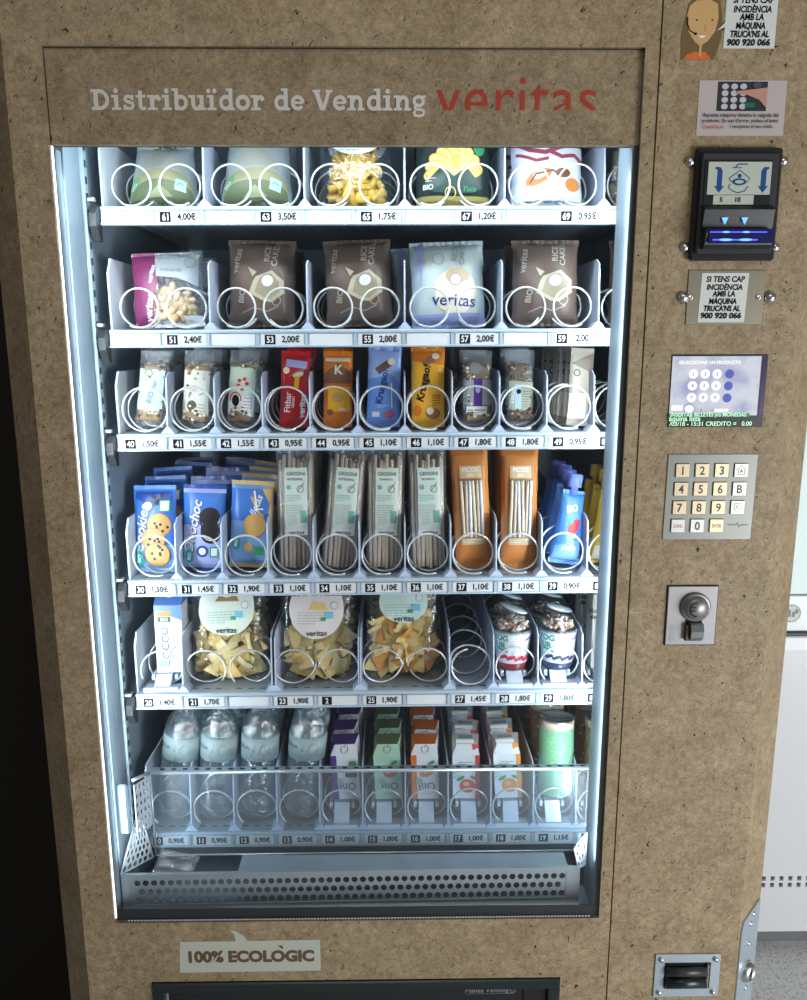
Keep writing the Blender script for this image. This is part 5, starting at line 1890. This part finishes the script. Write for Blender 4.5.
def bottle(k):
    m = M()
    n = 28
    prof = [(0, .004), (.018, .000), (.028, .002), (.0325, .010)]
    z = .010
    for i in range(6):
        z0 = .016 + i * .013
        prof += [(.0335, z0), (.0335, z0 + .006), (.0312, z0 + .0095), (.0335, z0 + .0125)]
    prof += [(.0335, .100), (.0330, .104), (.0330, .156), (.0335, .158), (.0325, .165), (.0290, .180), (.0200, .194), (.0130, .202), (.0120, .208), (.0120, .214)]
    m.lathe(prof, PET, 40)
    for i, p in enumerate(m.v):
        a = math.atan2(p.y, p.x)
        if p.z < .108 and p.xy.length > .02:
            k_ = 1 + .022 * sin(5 * a + 90 * p.z) + .012 * sin(9 * a - 140 * p.z + k)
            m.v[i] = Vector((p.x * k_, p.y * k_, p.z))
    o = m.build('water_bottle')
    q = M()
    # water is clear; a slightly smaller body carries its glints
    q.lathe([(0, .006), (.026, .005), (.031, .012)] + [(.0315 - .0018 * (i % 2), .016 + i * .0065) for i in range(13)] + [(.0315, .104), (.0315, .160), (.0270, .178), (.018, .186), (0, .186)], film('bottle_water', (.90, .96, .97), .02, .8, .03, .5, 60), n)
    q.build('water', o)
    q = M()

    def mp(x, z, o_=0):
        a = x / .0335
        return ((.0338 + o_) * sin(a), -(.0338 + o_) * cos(a), z)
    q.lathe([(.0337, .114), (.0337, .155)], LBL_W if False else mat('label_film', (.36, .47, .49), .4), n)
    q.art([(TX('AIGUA', -.030, .138, .010, bold=.02), K('aigua_ink', 70, 110, 115)), (SK([(-.012, .120), (-.004, .146), (.002, .126), (.010, .148), (.018, .130)], .0012), LBL_D), (RG(.012, .136, .009, .0012), LBL_D), (EL(-.006, .134, .003, .003), LBL_D), (LN(.030, .134, .018, 6, .004, .001), LBL_D)], mp, .0002, .0001, .006)
    q.build('paper_label', o)
    q = M(); q.T = Matrix.Translation((0, 0, .206)); q.lathe([(.0145, 0), (.0145, .013), (.0135, .015), (0, .015)], K('cap_white', 225, 230, 235, .3), 24); q.build('cap', o)
    return o


for k, (px_, rl) in enumerate(((176, 8), (218, 4), (259, 3), (303, 5))):
    queue(bottle(k), 1, at(px_, 822, .17).x, 3, 'clear water bottle', str(10 + k), 'bottle', 'water bottles on the lowest tray', Y=.172, dy=.074, lean=2, roll=rl, halfw=.028, jit=1, lift=.002)


def juice(kind):
    cols = {0: K('juice_purple', 95, 55, 150, .35), 1: K('juice_green', 110, 125, 90, .35), 2: K('juice_orange', 225, 115, 40, .35), 3: K('juice_red', 200, 80, 80, .35), 4: K('juice_amber', 225, 150, 70, .35)}
    c = cols[kind]
    sidec = {1: K('juice_mint', 175, 215, 190, .35)}.get(kind, WH)
    m = M()
    w, h, d, hs = .048, .100, .040, .082
    small = kind >= 3
    front = sidec
    # body with a sloping shoulder facing the front
    vs = [(-w / 2, -d / 2, 0), (w / 2, -d / 2, 0), (w / 2, d / 2, 0), (-w / 2, d / 2, 0), (-w / 2, -d / 2, hs), (w / 2, -d / 2, hs), (w / 2, d / 2, h + .004), (-w / 2, d / 2, h + .004), (-w / 2 + .008, -d / 2 + .006, h), (w / 2 - .004, -d / 2 + .006, h)]
    m.add(vs, [(0, 1, 5, 4), (0, 3, 2, 1), (2, 3, 7, 6)], front)
    m.add(vs, [(4, 5, 9, 8)], sidec)
    m.add(vs, [(0, 4, 8, 7, 3)], c if not small else WH)
    m.add(vs, [(1, 2, 6, 9, 5)], c if kind in (3, 4) else sidec)
    m.add(vs, [(8, 9, 6, 7)], c if not small else K('foil_white', 200, 205, 205, .25))
    mp = lambda x, z, o=0: (x, -d / 2 - o, z)
    hh = h - hs

    def mtop(x, z, o=0):   # z in 0..1 up the shoulder
        return (x * (1 - .25 * z) + .002 * z, -d / 2 + .006 * z - o, hs + hh * z + o * .3)
    heart = CAT(RG(-.0028, .62, .0028, .0009, 12, 30, 230, .16), RG(.0028, .62, .0028, .0009, 12, -50, 150, .16))

    def msh(x, z, o=0):
        return mtop(x, z, o)
    it = []
    fruit = {0: K('berry_dark', 50, 45, 90), 1: K('apple_red', 185, 70, 70), 2: K('peach', 215, 130, 90), 3: K('apple_red2', 225, 70, 60), 4: K('orange_fruit', 240, 150, 50)}[kind]
    leaf = K('juice_leaf', 90, 150, 95)
    if not small:
        it = [(R(-w / 2 + .005, .041, .010, .082), c if kind != 1 else K('juice_mint', 175, 215, 190, .35)), (TX('BIO', .003, .024, .019, bold=-.004), K('bio_ink', 60, 60, 66)), (LN(.004, .010, .024, 1, .002, .0008), GREY)]
        if kind == 0:
            it += [(EL(.004 + .006 * (i % 3), .045 + .006 * (i // 3), .0045, .0045, 10), fruit) for i in range(7)] + [(EL(.014, .066, .007, .006), leaf), (EL(.017, .058, .004, .005), leaf)]
        else:
            it += [(EL(.004, .052, .012, .012) if kind == 1 else EL(.004, .050, .014, .008, rot=25), fruit), (EL(.001, .054, .006, .006), K('fruit_light', 235, 190, 150)), (EL(.012, .068, .007, .003, rot=30), leaf)]
        it += [(EL(-.010, .034, .006, .006), K('fruit_grey', 170, 180, 170))]
    else:
        it = [(R(w / 2 - .004, .041, .008, .082), c), (TX('Poma' if kind == 3 else 'Taronja', .000, .056, .010, bold=.01, shear=.3), K('juice_text', 80, 120, 120)), (EL(.002, .024, .014, .013), fruit), (EL(.000, .028, .006, .004), K('fruit_light', 235, 190, 150)), (EL(-.010, .038, .008, .0035, rot=30), leaf), (EL(.012, .040, .006, .003, rot=-30), leaf)] + [(SK([(-.024, .060 - i * .007), (-.012, .066 - i * .007)], .0012), K('juice_stripe', 140, 190, 190)) for i in range(4)] + [(LN(0, .068, .026, 2, .004, .0012), K('juice_text', 80, 120, 120))]
    m.art(it, mp, .0003, .0001)
    if not small:
        m.art([(SK([(.0, .74), (-.0025, .84), (-.0055, .82), (-.0075, .62), (-.0065, .42), (-.0035, .24), (.0, .10), (.0035, .24), (.0065, .42), (.0075, .62), (.0055, .82), (.0025, .84), (.0, .74), (.003, .98)], .0014), K('heart_ink', 110, 40, 60))], msh, .0004, .0001)
    else:
        m.add([(-w / 2 + .010, -d / 2 + .012, h + .001), (w / 2 - .012, -d / 2 + .012, h + .001), (w / 2 - .012, d / 2 - .006, h + .0035), (-w / 2 + .010, d / 2 - .006, h + .0035)], [(0, 1, 2, 3)], K('foil_grey', 150, 160, 160, .25))
        m.prism_x([(-d / 2 + .004, hs + .006), (-d / 2 + .007, hs + .005), (-d / 2 + .016, h + .006), (-d / 2 + .010, h + .006)], -w / 2 + .006, w / 2 - .010, K('flap_white', 215, 218, 215, .3))
        m.add([(w / 2 - .010, -d / 2 - .0002, hs - .004), (w / 2 + .0002, -d / 2 - .0002, hs - .004), (w / 2 - .003, -d / 2 + .0055, h), (w / 2 - .014, -d / 2 + .0050, h)], [(0, 1, 2, 3)], c)
    return m.build('juice_carton')


nm = ['purple-topped berry juice carton', 'green-topped apple juice carton', 'orange-topped peach juice carton', 'white apple juice carton with red edge', 'white orange juice carton with amber edge']
for k, (px_, rl) in enumerate(((349, 4), (390, 3), (426, 2), (466, 1), (508, 4))):
    queue(juice(k), 1, at(px_, 806, .17).x, 5 if k > 2 else 4, nm[k], str(14 + k), 'juice carton', 'juice cartons on the lowest tray', Y=.172, dy=.056, lift=.038, roll=-rl, lean=3, yaw=-4, halfw=.018, jit=1.5)


def can(kind):
    m = M()
    n = 30
    G1 = K('can_green', 130, 195, 150, .35); SIL = mat('can_rim', (.6, .6, .58), .25, .8)
    body = G1 if kind == 0 else K('can_brown', 150, 115, 85, .4)
    r = .0305
    m.lathe([(0, .003), (.024, .003), (.026, 0), (r, .006)], SIL, n)
    m.lathe([(r, .006), (r, .128)], body, n)
    m.lathe([(r, .128), (r, .138), (.0305, .140)], K('can_top_band', 205, 190, 165, .4), n)
    m.lathe([(.0305, .140), (.031, .142), (.029, .144), (.0275, .1405), (0, .1405)], SIL, n)
    rr = random.Random(5)

    def mp(x, z, o=0):
        a = x / r
        return ((r + o) * sin(a), -(r + o) * cos(a), z)
    it = []
    C2 = K('can_dots', 215, 225, 175); C3 = K('can_dots2', 90, 160, 120)
    for i in range(120 if kind == 0 else 90):
        z = .045 + .085 * rr.random() if kind == 0 else rr.uniform(.01, .125)
        x = rr.uniform(-.044, .044)
        if kind == 0: it.append((EL(x, z, .0011, .0011, 6), rr.choice([C2, C2, C3])))
        else: it.append((EL(x, z, .0040, .0018, 8, rot=rr.uniform(0, 180)), rr.choice([K('can_leaf1', 220, 210, 190), K('can_leaf2', 75, 60, 50), K('can_leaf3', 120, 170, 130)])))
    v, f = zip(*[(a[0], a[1]) for a in it]) if 0 else (None, None)
    groups = {}
    for sh, mm in it: groups.setdefault(mm.name, [mm, []])[1].append(sh)
    m.art([(CAT(*g[1]), g[0]) for g in groups.values()], mp, .0002, .0001)
    return m.build('drinks_can')


queue(can(0), 1, at(555, 803, .17).x, 1, 'green speckled drinks can', '19', 'can', 'drinks cans on the lowest tray', Y=.172, lift=.038, lean=4, halfw=.0)
cn = can(1)
used = [False]
for i, (dx, yy) in enumerate(((-.004, .245), (-.006, .315))):
    o = put(cn, used, 1, at(555, 803, .17).x + dx, yy, .038, 0, 3)
    tag(o, f'brown leaf-patterned can above price label 19, {ORD[i + 1]} of its queue', 'can', 'drinks cans on the lowest tray')
queue(can(1), 1, at(600, 803, .17).x, 3, 'brown leaf-patterned drinks can at the frame', '80', 'can', 'drinks cans on the lowest tray', Y=.172, dy=.07, lift=.038, lean=4, halfw=.0)

# crumpled clear bag and a scrap lying in the bin
m = M()
mp = bag(m, .070, .045, .02, CLEAR_W, sd=200, wr=.004, nu=14, nv=10)
o = m.build('plastic_wrapper')
o.location = (.075, .052, .040); o.rotation_euler = (RD(-62), RD(4), RD(-12))
tag(o, 'crumpled clear plastic wrapper lying behind the perforated bin front', 'wrapper')

# ================================================================== LIGHT
def area(name, loc, target, size, size_y, power, col, spread=pi):
    l = bpy.data.lights.new(name, 'AREA')
    l.shape = 'RECTANGLE'; l.size = size; l.size_y = size_y; l.energy = power; l.color = col
    l.spread = spread
    o = bpy.data.objects.new(name, l)
    o.location = loc
    o.rotation_euler = (Vector(target) - Vector(loc)).to_track_quat('-Z', 'Y').to_euler()
    COL.objects.link(o)
    return o


area('side_window_daylight', (2.5, -1.7, .05), (.9, .1, .1), 1.3, 1.2, 56, (.92, .96, 1.0))
area('ceiling_lamp', (.4, -1.9, 2.3), (.5, 0, .3), 1.2, .6, 8, (1.0, .92, .78))
area('added_lane_fill', (.792, .088, .60), (.52, .42, .60), .006, 1.05, .5, (.78, .91, 1.0), RD(150))  # added fill light for the lanes shadowed by the right frame
# cold tube in the machine, behind the header
area('machine_top_lamp', (.39, .03, 1.19), (.39, .30, .75),   .72, .03, 1.1, (.78, .91, 1.0))
area('machine_left_lamp', (.007, .010, .62), (.22, .42, .62), .006, 1.05, 1.65, (.78, .91, 1.0), RD(130))
area('machine_right_lamp', (.7715, .0085, .62), (.66, .42, .62), .006, 1.05, 1.6, (.78, .91, 1.0), RD(135))

w = bpy.data.worlds.new('room_ambient')
w.use_nodes = True
bg = w.node_tree.nodes['Background']
bg.inputs['Color'].default_value = (.55, .58, .60, 1)
bg.inputs['Strength'].default_value = .22
S.world = w

cam = bpy.data.cameras.new('camera')
co = bpy.data.objects.new('camera', cam)
COL.objects.link(co)
cam.sensor_fit = 'VERTICAL'
cam.sensor_height = 24
cam.sensor_width = 24
cam.lens = 800 / 1000 * 24
cam.clip_start = .01
co.matrix_world = Matrix(((CX.x, CU.x, -CW.x, CAM.x), (CX.y, CU.y, -CW.y, CAM.y), (CX.z, CU.z, -CW.z, CAM.z), (0, 0, 0, 1)))
S.camera = co
S.view_settings.view_transform = 'Standard'
S.view_settings.look = 'None'
S.view_settings.exposure = 0
S.view_settings.gamma = 1
S.view_settings.use_curve_mapping = False
S.cycles.max_bounces = 8
S.cycles.diffuse_bounces = 3
S.cycles.glossy_bounces = 3
S.cycles.transparent_max_bounces = 24
S.cycles.transmission_bounces = 4
S.cycles.sample_clamp_indirect = 4
S.cycles.caustics_reflective = False
S.cycles.caustics_refractive = False
S.cycles.use_denoising = True
try:
    S.cycles.denoiser = 'OPENIMAGEDENOISE'
except Exception:
    pass
